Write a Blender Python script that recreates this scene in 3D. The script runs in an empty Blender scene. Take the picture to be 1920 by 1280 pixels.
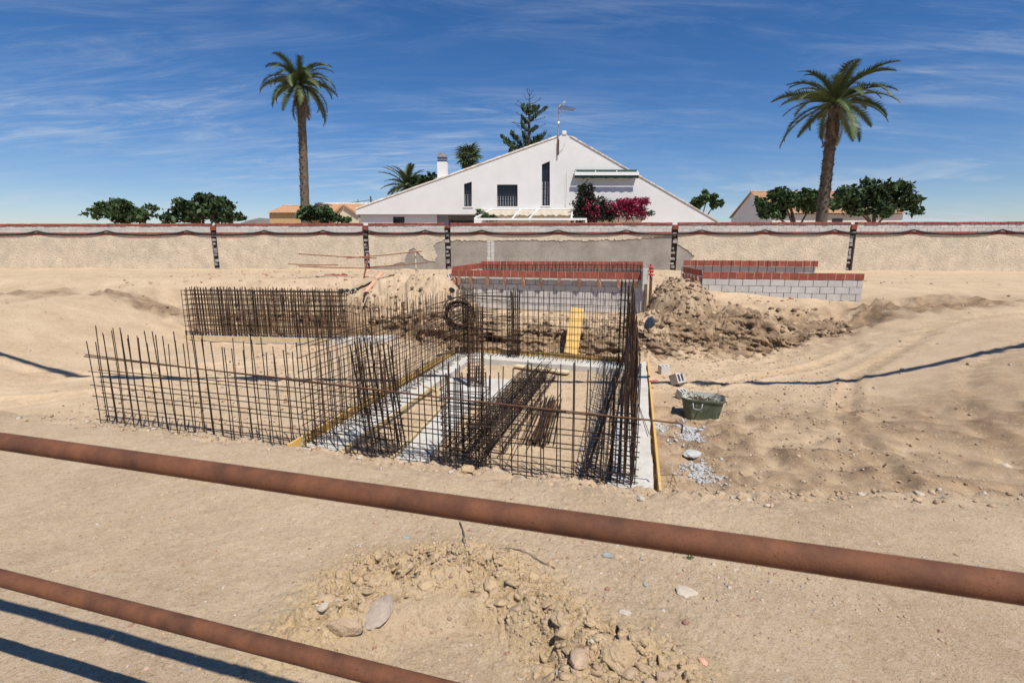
import bpy, bmesh, math, random
import numpy as np
from mathutils import Vector, Matrix, Quaternion
random.seed(7)
rng = np.random.default_rng(11)
S = bpy.context.scene
COL = S.collection
PI = math.pi

# ------------------------------------------------------------------ camera, sky, sun, exposure
EYE = 1.6
PITCH = math.radians(11.0)
FPX = 950.0                                     # focal length in pixels of a 1920 px wide picture
cam_d = bpy.data.cameras.new('camera')
cam = bpy.data.objects.new('camera', cam_d); COL.objects.link(cam)
cam.location = (0, 0, EYE)
cam.rotation_euler = (PI / 2 - PITCH, 0, 0)
cam_d.sensor_width = 36; cam_d.lens = FPX / 1920 * 36
cam_d.clip_start = 0.05; cam_d.clip_end = 6000
cam_d.dof.use_dof = True; cam_d.dof.focus_distance = 8.0; cam_d.dof.aperture_fstop = 7.0
S.camera = cam

SUN = Vector((0.25, -0.42, 0.87)).normalized()
w = bpy.data.worlds.new('World'); S.world = w; w.use_nodes = True
nt = w.node_tree; nt.nodes.clear()
def wn(t, **k):
    n = nt.nodes.new(t)
    for a, b in k.items(): setattr(n, a, b)
    return n
sky = wn('ShaderNodeTexSky', sky_type='NISHITA', sun_disc=False)
sky.sun_elevation = math.asin(SUN.z); sky.sun_rotation = math.atan2(SUN.x, SUN.y)
sky.altitude = 200; sky.air_density = 0.95; sky.dust_density = 0.1; sky.ozone_density = 2.4
bg = wn('ShaderNodeBackground'); bg.inputs[1].default_value = 0.080
out = wn('ShaderNodeOutputWorld')
tc = wn('ShaderNodeTexCoord')
sep = wn('ShaderNodeSeparateXYZ'); nt.links.new(tc.outputs['Generated'], sep.inputs[0])
zc = wn('ShaderNodeMath', operation='MAXIMUM'); zc.inputs[1].default_value = 0.0; nt.links.new(sep.outputs[2], zc.inputs[0])
za = wn('ShaderNodeMath', operation='ADD'); za.inputs[1].default_value = 0.16; nt.links.new(zc.outputs[0], za.inputs[0])
def wdiv(o):
    d = wn('ShaderNodeMath', operation='DIVIDE'); nt.links.new(o, d.inputs[0]); nt.links.new(za.outputs[0], d.inputs[1]); return d.outputs[0]
cmb = wn('ShaderNodeCombineXYZ'); nt.links.new(wdiv(sep.outputs[0]), cmb.inputs[0]); nt.links.new(wdiv(sep.outputs[1]), cmb.inputs[1])
def cloud(rot, sc, scale, detail, rough, dist, lo, hi, loc=(0, 0, 0)):
    m = wn('ShaderNodeMapping'); m.inputs['Rotation'].default_value = (0, 0, rot); m.inputs['Scale'].default_value = sc; m.inputs['Location'].default_value = loc
    nt.links.new(cmb.outputs[0], m.inputs[0])
    n = wn('ShaderNodeTexNoise'); n.inputs['Scale'].default_value = scale; n.inputs['Detail'].default_value = detail
    n.inputs['Roughness'].default_value = rough; n.inputs['Distortion'].default_value = dist
    nt.links.new(m.outputs[0], n.inputs['Vector'])
    r = wn('ShaderNodeMapRange', interpolation_type='SMOOTHSTEP'); r.inputs[1].default_value = lo; r.inputs[2].default_value = hi
    nt.links.new(n.outputs[0], r.inputs[0]); return r.outputs[0]
def wm(op, a, b):
    n = wn('ShaderNodeMath', operation=op)
    for i, v in enumerate((a, b)):
        if isinstance(v, (int, float)): n.inputs[i].default_value = v
        else: nt.links.new(v, n.inputs[i])
    return n.outputs[0]
big = cloud(0.35, (0.5, 1.0, 1), 0.9, 3, 0.5, 0.3, 0.40, 0.68, (3.1, 0.7, 0))
fib = cloud(0.55, (0.55, 2.2, 1), 2.6, 9, 0.68, 1.3, 0.38, 0.84)
fib2 = cloud(-0.25, (0.5, 3.2, 1), 3.0, 9, 0.7, 0.6, 0.44, 0.86, (1.7, 4, 0))
cl = wm('MULTIPLY', wm('ADD', wm('MULTIPLY', fib, 0.46), wm('MULTIPLY', fib2, 0.30)), wm('ADD', wm('MULTIPLY', big, 0.80), 0.16))
hf = wn('ShaderNodeMapRange', interpolation_type='SMOOTHSTEP'); hf.inputs[1].default_value = 0.10; hf.inputs[2].default_value = 0.42; hf.inputs[3].default_value = 1.7; hf.inputs[4].default_value = 0.45
nt.links.new(sep.outputs[2], hf.inputs[0]); cl = wm('MULTIPLY', cl, hf.outputs[0])
# low cumulus on the horizon
low = cloud(0.0, (1, 1, 1), 1.3, 7, 0.55, 0.2, 0.52, 0.66, (0.4, 0.2, 0))
lr = wn('ShaderNodeMapRange', interpolation_type='SMOOTHSTEP'); lr.inputs[1].default_value = 0.16; lr.inputs[2].default_value = 0.05
nt.links.new(sep.outputs[2], lr.inputs[0])
cl = wm('MINIMUM', wm('ADD', cl, wm('MULTIPLY', wm('MULTIPLY', low, lr.outputs[0]), 0.55)), 0.9)
hs = wn('ShaderNodeHueSaturation'); hs.inputs['Saturation'].default_value = 1.32; hs.inputs['Value'].default_value = 1.0
nt.links.new(sky.outputs[0], hs.inputs['Color'])
mx = wn('ShaderNodeMixRGB'); mx.inputs[2].default_value = (7.0, 7.7, 8.8, 1)
tint = wn('ShaderNodeMixRGB', blend_type='MULTIPLY'); tint.inputs[0].default_value = 1; tint.inputs[2].default_value = (0.99, 0.985, 1.15, 1)
nt.links.new(hs.outputs[0], tint.inputs[1]); nt.links.new(cl, mx.inputs[0]); nt.links.new(tint.outputs[0], mx.inputs[1])
nt.links.new(mx.outputs[0], bg.inputs[0]); nt.links.new(bg.outputs[0], out.inputs[0])

sl = bpy.data.lights.new('sun', 'SUN'); sl.energy = 5.0; sl.angle = math.radians(0.53); sl.color = (1.0, 0.95, 0.86)
so = bpy.data.objects.new('sun', sl); COL.objects.link(so)
so.rotation_euler = SUN.to_track_quat('Z', 'Y').to_euler(); so.location = (3, -4, 12)
V = S.view_settings
V.view_transform = 'Standard'; V.look = 'None'; V.exposure = 0.10; V.gamma = 1.0; V.use_curve_mapping = False
S.cycles.max_bounces = 6

# ------------------------------------------------------------------ measuring: a ray of the photograph (1920 x 1280) at depth y or height z
cP, sP = math.cos(PITCH), math.sin(PITCH)
def ray(px, py):
    u = (px - 960) / FPX; v = -(py - 640) / FPX
    return Vector((u, cP + v * sP, -sP + v * cP))
def aty(px, py, y):
    d = ray(px, py); return Vector((0, 0, EYE)) + d * (y / d.y)
def atz(px, py, z):
    d = ray(px, py); return Vector((0, 0, EYE)) + d * ((z - EYE) / d.z)

# ------------------------------------------------------------------ materials
def mat(name, col, rough=0.8, var=0.0, scale=4.0, col2=None, bump=0.0, bscale=40.0, metal=0.0, speck=None, spec=0.3, obj_var=0.0, detail=6):
    m = bpy.data.materials.new(name); m.use_nodes = True
    t = m.node_tree; b = t.nodes['Principled BSDF']
    b.inputs['Roughness'].default_value = rough; b.inputs['Metallic'].default_value = metal
    b.inputs['Specular IOR Level'].default_value = spec
    geo = t.nodes.new('ShaderNodeNewGeometry'); pos = geo.outputs['Position']
    c = None
    if var or col2:
        n = t.nodes.new('ShaderNodeTexNoise'); n.inputs['Scale'].default_value = scale; n.inputs['Detail'].default_value = detail; n.inputs['Roughness'].default_value = 0.65
        t.links.new(pos, n.inputs['Vector'])
        r = t.nodes.new('ShaderNodeValToRGB')
        a = col2 or tuple(k * (1 - var) for k in col)
        bb = col if col2 else tuple(min(1, k * (1 + var)) for k in col)
        r.color_ramp.elements[0].position = 0.32; r.color_ramp.elements[0].color = (*a, 1)
        r.color_ramp.elements[1].position = 0.68; r.color_ramp.elements[1].color = (*bb, 1)
        t.links.new(n.outputs[0], r.inputs[0]); c = r.outputs[0]
    if speck:
        sc, scol, thr = speck
        n2 = t.nodes.new('ShaderNodeTexNoise'); n2.inputs['Scale'].default_value = sc; n2.inputs['Detail'].default_value = 3
        t.links.new(pos, n2.inputs['Vector'])
        r2 = t.nodes.new('ShaderNodeMapRange'); r2.inputs[1].default_value = thr; r2.inputs[2].default_value = thr + 0.1
        t.links.new(n2.outputs[0], r2.inputs[0])
        mxx = t.nodes.new('ShaderNodeMixRGB'); mxx.inputs[2].default_value = (*scol, 1)
        t.links.new(r2.outputs[0], mxx.inputs[0])
        if c is None: mxx.inputs[1].default_value = (*col, 1)
        else: t.links.new(c, mxx.inputs[1])
        c = mxx.outputs[0]
    if obj_var:
        oi = t.nodes.new('ShaderNodeObjectInfo')
        mr = t.nodes.new('ShaderNodeMapRange'); mr.inputs[3].default_value = 1 - obj_var; mr.inputs[4].default_value = 1 + obj_var
        t.links.new(oi.outputs['Random'], mr.inputs[0])
        h = t.nodes.new('ShaderNodeHueSaturation'); t.links.new(mr.outputs[0], h.inputs['Value'])
        if c is None: h.inputs['Color'].default_value = (*col, 1)
        else: t.links.new(c, h.inputs['Color'])
        c = h.outputs[0]
    if c is None: b.inputs['Base Color'].default_value = (*col, 1)
    else: t.links.new(c, b.inputs['Base Color'])
    if bump:
        n3 = t.nodes.new('ShaderNodeTexNoise'); n3.inputs['Scale'].default_value = bscale; n3.inputs['Detail'].default_value = 5; n3.inputs['Roughness'].default_value = 0.65
        t.links.new(pos, n3.inputs['Vector'])
        bp = t.nodes.new('ShaderNodeBump'); bp.inputs['Strength'].default_value = 1.0; bp.inputs['Distance'].default_value = bump
        t.links.new(n3.outputs[0], bp.inputs['Height']); t.links.new(bp.outputs[0], b.inputs['Normal'])
    return m

M = {}
M['rebar'] = mat('rebar steel', (0.058, 0.036, 0.025), 0.75, col2=(0.022, 0.018, 0.017), scale=9, obj_var=0.35, metal=0.25)
M['rust'] = mat('rusty rebar', (0.145, 0.068, 0.033), 0.85, col2=(0.05, 0.028, 0.018), scale=12, obj_var=0.3)
M['concrete'] = mat('fresh concrete', (0.61, 0.585, 0.54), 0.9, col2=(0.47, 0.44, 0.39), scale=4.5, detail=10, bump=0.006, bscale=60, speck=(45, (0.35, 0.33, 0.30), 0.62))
M['block'] = mat('concrete block', (0.53, 0.50, 0.465), 0.9, var=0.10, scale=6, bump=0.004, bscale=90, obj_var=0.07)
M['mortar'] = mat('mortar', (0.27, 0.26, 0.25), 0.95, var=0.2, scale=12)
M['render'] = mat('grey render', (0.40, 0.355, 0.305), 0.95, col2=(0.235, 0.205, 0.175), scale=0.9, bump=0.03, bscale=16, speck=(26, (0.27, 0.24, 0.21), 0.58), detail=12)
M['roughcast'] = mat('cream roughcast', (0.72, 0.61, 0.46), 0.95, col2=(0.50, 0.43, 0.33), scale=1.7, bump=0.045, bscale=14, speck=(16, (0.44, 0.35, 0.25), 0.57), detail=12)
M['redbrick'] = mat('red brick', (0.27, 0.075, 0.052), 0.85, var=0.25, scale=8, obj_var=0.2, bump=0.004, bscale=50)
M['tilebrick'] = mat('hollow red brick', (0.31, 0.085, 0.054), 0.8, var=0.2, scale=6, obj_var=0.16, bump=0.003, bscale=50)
M['clay_piece'] = mat('pale clay piece', (0.56, 0.30, 0.21), 0.85, var=0.3, scale=14, obj_var=0.2)
M['white'] = mat('white painted wall', (0.75, 0.74, 0.725), 0.85, col2=(0.67, 0.655, 0.635), scale=0.55, detail=9, bump=0.01, bscale=18)
M['whitemetal'] = mat('white metal', (0.82, 0.82, 0.80), 0.5)
M['verge'] = mat('roof tile', (0.55, 0.48, 0.40), 0.9, var=0.35, scale=5, obj_var=0.35)
M['terracotta'] = mat('old roof tile', (0.52, 0.30, 0.17), 0.9, col2=(0.36, 0.20, 0.11), scale=3, obj_var=0.2)
M['ochre'] = mat('ochre wall', (0.50, 0.33, 0.16), 0.9, var=0.1)
M['glass'] = mat('dark window glass', (0.02, 0.022, 0.03), 0.08, spec=0.5)
M['dark'] = mat('dark metal', (0.018, 0.016, 0.016), 0.6)
M['curtain'] = mat('pale curtain', (0.5, 0.49, 0.5), 0.9)
M['greymetal'] = mat('grey galvanised metal', (0.33, 0.33, 0.34), 0.5, var=0.3, scale=6, metal=0.4)
M['black'] = mat('black plastic', (0.02, 0.02, 0.022), 0.45, var=0.3, scale=8)
M['formboard'] = mat('yellow formwork board', (0.70, 0.40, 0.085), 0.7, col2=(0.56, 0.38, 0.16), scale=3.5, speck=(9, (0.62, 0.55, 0.42), 0.60), detail=9)
M['palewood'] = mat('pale wood', (0.62, 0.50, 0.33), 0.85, var=0.2, scale=6, bump=0.003, bscale=30)
M['rustpipe'] = mat('rusty scaffold pipe', (0.205, 0.080, 0.037), 0.78, col2=(0.080, 0.035, 0.021), scale=11, bump=0.0010, bscale=240, speck=(230, (0.095, 0.040, 0.022), 0.60), detail=10)
M['rustwood'] = mat('rusty rod', (0.26, 0.10, 0.055), 0.85, var=0.35, scale=7)
M['tub'] = mat('green plastic tub', (0.115, 0.14, 0.09), 0.55, var=0.25, scale=7, speck=(10, (0.27, 0.27, 0.22), 0.64))
M['tubin'] = mat('cement caked inside', (0.52, 0.52, 0.46), 0.9, var=0.2, scale=9)
M['bag'] = mat('blue black plastic', (0.045, 0.055, 0.075), 0.35, var=0.4, scale=14)
M['crumb'] = mat('spilled concrete', (0.60, 0.60, 0.60), 0.95, col2=(0.42, 0.42, 0.42), scale=25, bump=0.02, bscale=55)
M['green'] = mat('green awning cloth', (0.03, 0.075, 0.055), 0.8)
M['canopy'] = mat('cream canopy cloth', (0.47, 0.415, 0.32), 0.9, var=0.12, scale=2)
M['leaf'] = mat('dark leaves', (0.050, 0.085, 0.028), 0.6, col2=(0.018, 0.036, 0.014), scale=1.4, obj_var=0.1)
M['leafdark'] = mat('dark purple green leaves', (0.036, 0.045, 0.026), 0.6, col2=(0.016, 0.013, 0.012), scale=2.2)
M['leaf2'] = mat('green leaves', (0.075, 0.125, 0.040), 0.6, col2=(0.025, 0.05, 0.018), scale=1.2)
M['pine'] = mat('pine needles', (0.055, 0.085, 0.032), 0.7, col2=(0.018, 0.034, 0.016), scale=1.0)
M['frond'] = mat('palm leaf', (0.105, 0.140, 0.050), 0.55, col2=(0.045, 0.068, 0.028), scale=1.0, obj_var=0.25)
M['dry'] = mat('dry palm leaf', (0.22, 0.16, 0.09), 0.8, obj_var=0.25)
M['bark'] = mat('bark', (0.13, 0.10, 0.075), 0.9, var=0.4, scale=5, bump=0.02, bscale=9)
M['pinebark'] = mat('dark pine bark', (0.055, 0.045, 0.035), 0.9, var=.3, scale=4)
M['twig'] = mat('dry twig', (0.20, 0.15, 0.11), 0.9, var=0.3, scale=20)
M['bract'] = mat('crimson bracts', (0.40, 0.022, 0.085), 0.6, col2=(0.16, 0.008, 0.035), scale=2.5)
M['hill'] = mat('far hill scrub', (0.19, 0.165, 0.155), 0.95, col2=(0.115, 0.115, 0.105), scale=0.05, detail=10)
M['lath'] = mat('weathered lath', (0.62, 0.50, 0.31), 0.85, col2=(0.50, 0.38, 0.20), scale=7)
M['bluebrush'] = mat('blue painted slats', (0.07, 0.10, 0.22), 0.6)
M['stone_grey'] = mat('grey stone', (0.38, 0.36, 0.34), 0.85, var=0.2, scale=18, bump=0.004, bscale=60)
M['stone_brown'] = mat('grey brown stone', (0.37, 0.295, 0.235), 0.9, var=0.2, scale=22, bump=0.004, bscale=70)
M['stone_tan'] = mat('tan stone', (0.47, 0.335, 0.225), 0.9, var=0.2, scale=14, bump=0.006, bscale=50)
M['stone_pale'] = mat('pale stone', (0.50, 0.42, 0.33), 0.9, var=0.15, scale=14, bump=0.005, bscale=60)
M['stone_red'] = mat('reddish stone', (0.33, 0.19, 0.14), 0.9, var=0.2, scale=14, bump=0.005, bscale=60)
M['stone_green'] = mat('slate green stone', (0.29, 0.295, 0.275), 0.8, var=0.2, scale=20, bump=0.003, bscale=60)
M['claylump'] = mat('yellow clay lump', (0.57, 0.42, 0.255), 0.97, col2=(0.44, 0.315, 0.185), scale=16, bump=0.012, bscale=85, speck=(70, (0.32, 0.22, 0.125), 0.60))
M['soil_lump'] = mat('soil lump', (0.52, 0.385, 0.26), 0.97, col2=(0.40, 0.28, 0.18), scale=14, bump=0.01, bscale=85, speck=(70, (0.30, 0.20, 0.125), 0.60))
M['dark_lump'] = mat('brown earth lump', (0.31, 0.205, 0.125), 0.97, col2=(0.17, 0.108, 0.066), scale=9, bump=0.01, bscale=60)
M['pinkplastic'] = mat('pink plastic scrap', (0.55, 0.12, 0.15), 0.6)
M['redcap'] = mat('red painted clamp', (0.55, 0.035, 0.035), 0.5)
M['weed'] = mat('weed leaves', (0.07, 0.12, 0.03), 0.7)

# ------------------------------------------------------------------ building helpers
def setp(o, label=None, cat=None, group=None, kind=None):
    if label: o['label'] = label
    if cat: o['category'] = cat
    if group: o['group'] = group
    if kind: o['kind'] = kind
    return o
def thing(name, label, cat, loc, group=None):
    o = bpy.data.objects.new(name, None); COL.objects.link(o); o.location = loc; o.empty_display_size = 0.1
    return setp(o, label, cat, group)
def wl(o):
    v = Vector(o.location)
    if o.parent: v = v + wl(o.parent)
    return v
def link(name, me, loc, parent=None):
    o = bpy.data.objects.new(name, me); COL.objects.link(o)
    if parent is not None:
        o.parent = parent; o.location = Vector(loc) - wl(parent)
    else: o.location = loc
    return o
def mk(name, vs, fs, m, parent=None, smooth=False):
    vs = np.asarray([tuple(v) for v in vs], dtype=float) if not isinstance(vs, np.ndarray) else vs
    c = (vs.min(0) + vs.max(0)) / 2; c[2] = vs[:, 2].min()
    me = bpy.data.meshes.new(name); me.from_pydata((vs - c).tolist(), [], [tuple(map(int, f)) for f in fs])
    me.materials.append(m)
    if smooth: me.polygons.foreach_set('use_smooth', [True] * len(me.polygons))
    me.update()
    return link(name, me, c, parent)
class MB:
    def __init__(s): s.v = []; s.f = []
    def add(s, vs, fs):
        n = len(s.v); s.v += [tuple(v) for v in vs]; s.f += [tuple(i + n for i in f) for f in fs]; return s
    def box(s, a, b):
        x0, y0, z0 = a; x1, y1, z1 = b
        return s.add([(x0,y0,z0),(x1,y0,z0),(x1,y1,z0),(x0,y1,z0),(x0,y0,z1),(x1,y0,z1),(x1,y1,z1),(x0,y1,z1)],
                     [(0,3,2,1),(4,5,6,7),(0,1,5,4),(1,2,6,5),(2,3,7,6),(3,0,4,7)])
    def prism(s, poly, z0, z1):
        n = len(poly); 
        ar = sum(poly[i][0]*poly[(i+1)%n][1]-poly[(i+1)%n][0]*poly[i][1] for i in range(n))
        if ar < 0: poly = poly[::-1]
        vs = [(p[0], p[1], z0) for p in poly] + [(p[0], p[1], z1) for p in poly]
        return s.add(vs, [tuple(range(n))[::-1], tuple(range(n, 2*n))] + [(i, (i+1)%n, n+(i+1)%n, n+i) for i in range(n)])
    def slab(s, p0, p1, th, z0, z1, side=0.0):
        # upright slab along p0-p1 (xy), thickness th, offset to the left by side
        p0 = Vector(p0[:2]); p1 = Vector(p1[:2]); d = (p1 - p0).normalized(); n = Vector((-d.y, d.x))
        a = p0 + n*(side - th/2); b = p1 + n*(side - th/2); c = p1 + n*(side + th/2); e = p0 + n*(side + th/2)
        return s.prism([a, b, c, e], z0, z1)
    def beam(s, p0, p1, wd, ht, up=Vector((0,0,1))):
        p0 = Vector(p0); p1 = Vector(p1); d = (p1-p0).normalized(); r = d.cross(up)
        if r.length < 1e-4: r = Vector((1,0,0))
        r.normalize(); u = r.cross(d)
        vs = [p + r*sx*wd/2 + u*sz*ht/2 for p in (p0, p1) for sx, sz in ((-1,-1),(1,-1),(1,1),(-1,1))]
        return s.add(vs, [(0,3,2,1)[::-1],(4,5,6,7)[::-1],(0,1,5,4)[::-1],(1,2,6,5)[::-1],(2,3,7,6)[::-1],(3,0,4,7)[::-1]])
    def tube(s, pts, r, n=8, cap=True):
        pts = [Vector(p) for p in pts]; rs = r if isinstance(r, (list, tuple)) else [r]*len(pts)
        rings = []; prev = None
        for i, p in enumerate(pts):
            d = (pts[min(i+1, len(pts)-1)] - pts[max(i-1, 0)]).normalized()
            if prev is None:
                a = d.orthogonal().normalized()
            else:
                a = (prev - d*prev.dot(d)); a = a.normalized() if a.length > 1e-6 else d.orthogonal().normalized()
            prev = a; b = d.cross(a)
            rings.append([p + (a*math.cos(2*PI*k/n) + b*math.sin(2*PI*k/n))*rs[i] for k in range(n)])
        vs = [v for g in rings for v in g]; fs = []
        for i in range(len(pts)-1):
            for k in range(n): fs.append((i*n+k, i*n+(k+1)%n, (i+1)*n+(k+1)%n, (i+1)*n+k))
        if cap: fs += [tuple(range(n))[::-1], tuple(range((len(pts)-1)*n, len(pts)*n))]
        return s.add(vs, fs)
    def build(s, name, m, parent=None, smooth=False): return mk(name, s.v, s.f, m, parent, smooth)
def soften(o, w=0.004, seg=1):
    b = o.modifiers.new('bevel', 'BEVEL'); b.width = w; b.segments = seg; b.limit_method = 'ANGLE'; return o
def bake(o):
    dg = bpy.context.evaluated_depsgraph_get(); dg.update()
    me = bpy.data.meshes.new_from_object(o.evaluated_get(dg)); o.modifiers.clear(); o.data = me; return o

# shared bars: unit length along z, unit radius, slightly bowed
def unit_bar(seed, amp, n=6, segs=5):
    r = random.Random(seed); ph = r.uniform(0, 6.28); a = r.uniform(0.3, 1.0)*amp
    mb = MB(); vs = []
    for k in range(segs+1):
        ox = a*math.sin(PI*k/segs)*math.cos(ph) + (r.uniform(-.3,.3)*amp*.4 if 0 < k < segs else 0); oy = a*math.sin(PI*k/segs)*math.sin(ph)
        vs += [(ox+math.cos(2*PI*q/n), oy+math.sin(2*PI*q/n), k/segs) for q in range(n)]
    mb.add(vs, [(k*n+q, k*n+(q+1)%n, (k+1)*n+(q+1)%n, (k+1)*n+q) for k in range(segs) for q in range(n)] + [tuple(range(n))[::-1], tuple(range(segs*n, segs*n+n))])
    me = bpy.data.meshes.new('bar'); me.from_pydata(mb.v, [], mb.f); me.polygons.foreach_set('use_smooth', [True]*len(me.polygons)); return me
BARS = {}
def bar_mesh(m):
    if m.name not in BARS:
        BARS[m.name] = []
        for k in range(6):
            me = unit_bar(k, 1.8); me.materials.append(m); BARS[m.name].append(me)
    return random.choice(BARS[m.name])
def bar(name, p0, p1, r, m, parent):
    p0 = Vector(p0); p1 = Vector(p1); d = p1 - p0
    o = bpy.data.objects.new(name, bar_mesh(m)); COL.objects.link(o)
    o.parent = parent; o.location = p0 - wl(parent)
    o.rotation_mode = 'QUATERNION'; o.rotation_quaternion = d.to_track_quat('Z', 'Y'); o.scale = (r, r, d.length)
    return o
def loop_mesh(name, a, b, r, m, hook=True):
    mb = MB(); pts = [(-a/2,-b/2,0),(a/2,-b/2,0.004),(a/2,b/2,0.006),(-a/2,b/2,0.008),(-a/2,-b/2,0.012)]
    if hook: pts.append((-a/2+0.05,-b/2+0.05,0.012))
    for i in range(len(pts)-1): mb.tube([pts[i], pts[i+1]], r, 5)
    me = bpy.data.meshes.new(name); me.from_pydata(mb.v, [], mb.f); me.materials.append(m); return me

# ------------------------------------------------------------------ noise on arrays
def _h(ix, iy, seed):
    n = (ix.astype(np.int64)*374761393 + iy.astype(np.int64)*668265263 + seed*1442695041) & 0x7fffffff
    n = ((n ^ (n >> 13)) * 1274126177) & 0x7fffffff
    n = (n ^ (n >> 16)) & 0x7fffffff
    return n / 0x7fffffff
def vnoise(x, y, seed=0):
    ix = np.floor(x); iy = np.floor(y); fx = x-ix; fy = y-iy
    u = fx*fx*fx*(fx*(fx*6-15)+10); v = fy*fy*fy*(fy*(fy*6-15)+10)
    a = _h(ix,iy,seed); b = _h(ix+1,iy,seed); c = _h(ix,iy+1,seed); d = _h(ix+1,iy+1,seed)
    return (a+(b-a)*u)+((c+(d-c)*u)-(a+(b-a)*u))*v
def fbm(x, y, seed=0, oct=4, gain=0.5):
    s = 0; a = 1; t = 0
    for k in range(oct):
        s = s + a*vnoise(x*2**k+k*17.3, y*2**k-k*9.1, seed+k*7); t += a; a *= gain
    return s/t - 0.5
def worley(x, y, seed=0):
    ix = np.floor(x); iy = np.floor(y); f1 = np.full(x.shape, 9.0); f2 = f1.copy(); idv = np.zeros(x.shape)
    for dx in (-1,0,1):
        for dy in (-1,0,1):
            cx = ix+dx; cy = iy+dy
            px = cx+0.12+0.76*_h(cx,cy,seed); py = cy+0.12+0.76*_h(cx,cy,seed+5)
            d = np.hypot(px-x, py-y); hid = _h(cx,cy,seed+9)
            m1 = d < f1
            f2 = np.where(m1, f1, np.minimum(f2, d)); idv = np.where(m1, hid, idv); f1 = np.where(m1, d, f1)
    return f1, f2, idv
def sst(a, b, x):
    t = np.clip((x-a)/(b-a), 0, 1); return t*t*(3-2*t)
def polydist(x, y, pts):
    d = np.full(x.shape, 1e9)
    for (ax, ay), (bx, by) in zip(pts[:-1], pts[1:]):
        vx, vy = bx-ax, by-ay
        t = np.clip(((x-ax)*vx+(y-ay)*vy)/(vx*vx+vy*vy), 0, 1)
        d = np.minimum(d, np.hypot(x-ax-t*vx, y-ay-t*vy))
    return d

# ------------------------------------------------------------------ the ground
RIDGE = [tuple(atz(*p, 0.0)[:2]) for p in [(560,1200),(620,1150),(655,1100),(700,1075),(780,1065),(860,1058),(930,1075),(985,1120),(1045,1170),(1085,1215),(1130,1240),(1200,1262),(1290,1330)]]
CREV = [(*tuple(atz(px, py, 0.0)[:2]), a_, b_) for px, py, a_, b_ in ((800,1062,.045,.016),(738,1086,.05,.012),(905,1078,.03,.012),(1033,1092,.025,.018),(868,1036,.012,.02),(735,1120,.05,.010),(655,1146,.03,.012),(690,1075,.02,.02),(976,1105,.035,.010),(1075,1190,.012,.03),(1140,1225,.012,.03),(880,1112,.03,.009),(1010,1135,.03,.010))]
_cr = random.Random(21)
for _k in range(46):
    _i = _cr.randrange(1, len(RIDGE)-2); _t = _cr.random(); _a, _b = RIDGE[_i], RIDGE[_i+1]
    CREV.append((_a[0]+(_b[0]-_a[0])*_t + _cr.gauss(0,.07), _a[1]+(_b[1]-_a[1])*_t - .02 + _cr.gauss(0,.06), _cr.uniform(.014,.04), _cr.uniform(.007,.013)))
HOLLOW = tuple(atz(860, 1225, 0.0)[:2])
TRACKS = [[(4.3,5.0),(5.2,7.6),(6.8,9.8),(9.5,11.2),(14,11.8)], [(5.9,4.8),(6.7,7.0),(8.1,8.7),(10.3,9.6),(14,10)], [(-4.6,11.6),(-6.6,11.2),(-9.5,9.8),(-14,9.0)], [(-4.8,9.9),(-6.8,9.5),(-9.2,8.2),(-14,7.3)], [(3.6,9.4),(5.4,10.3),(8,11.4)]]
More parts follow.
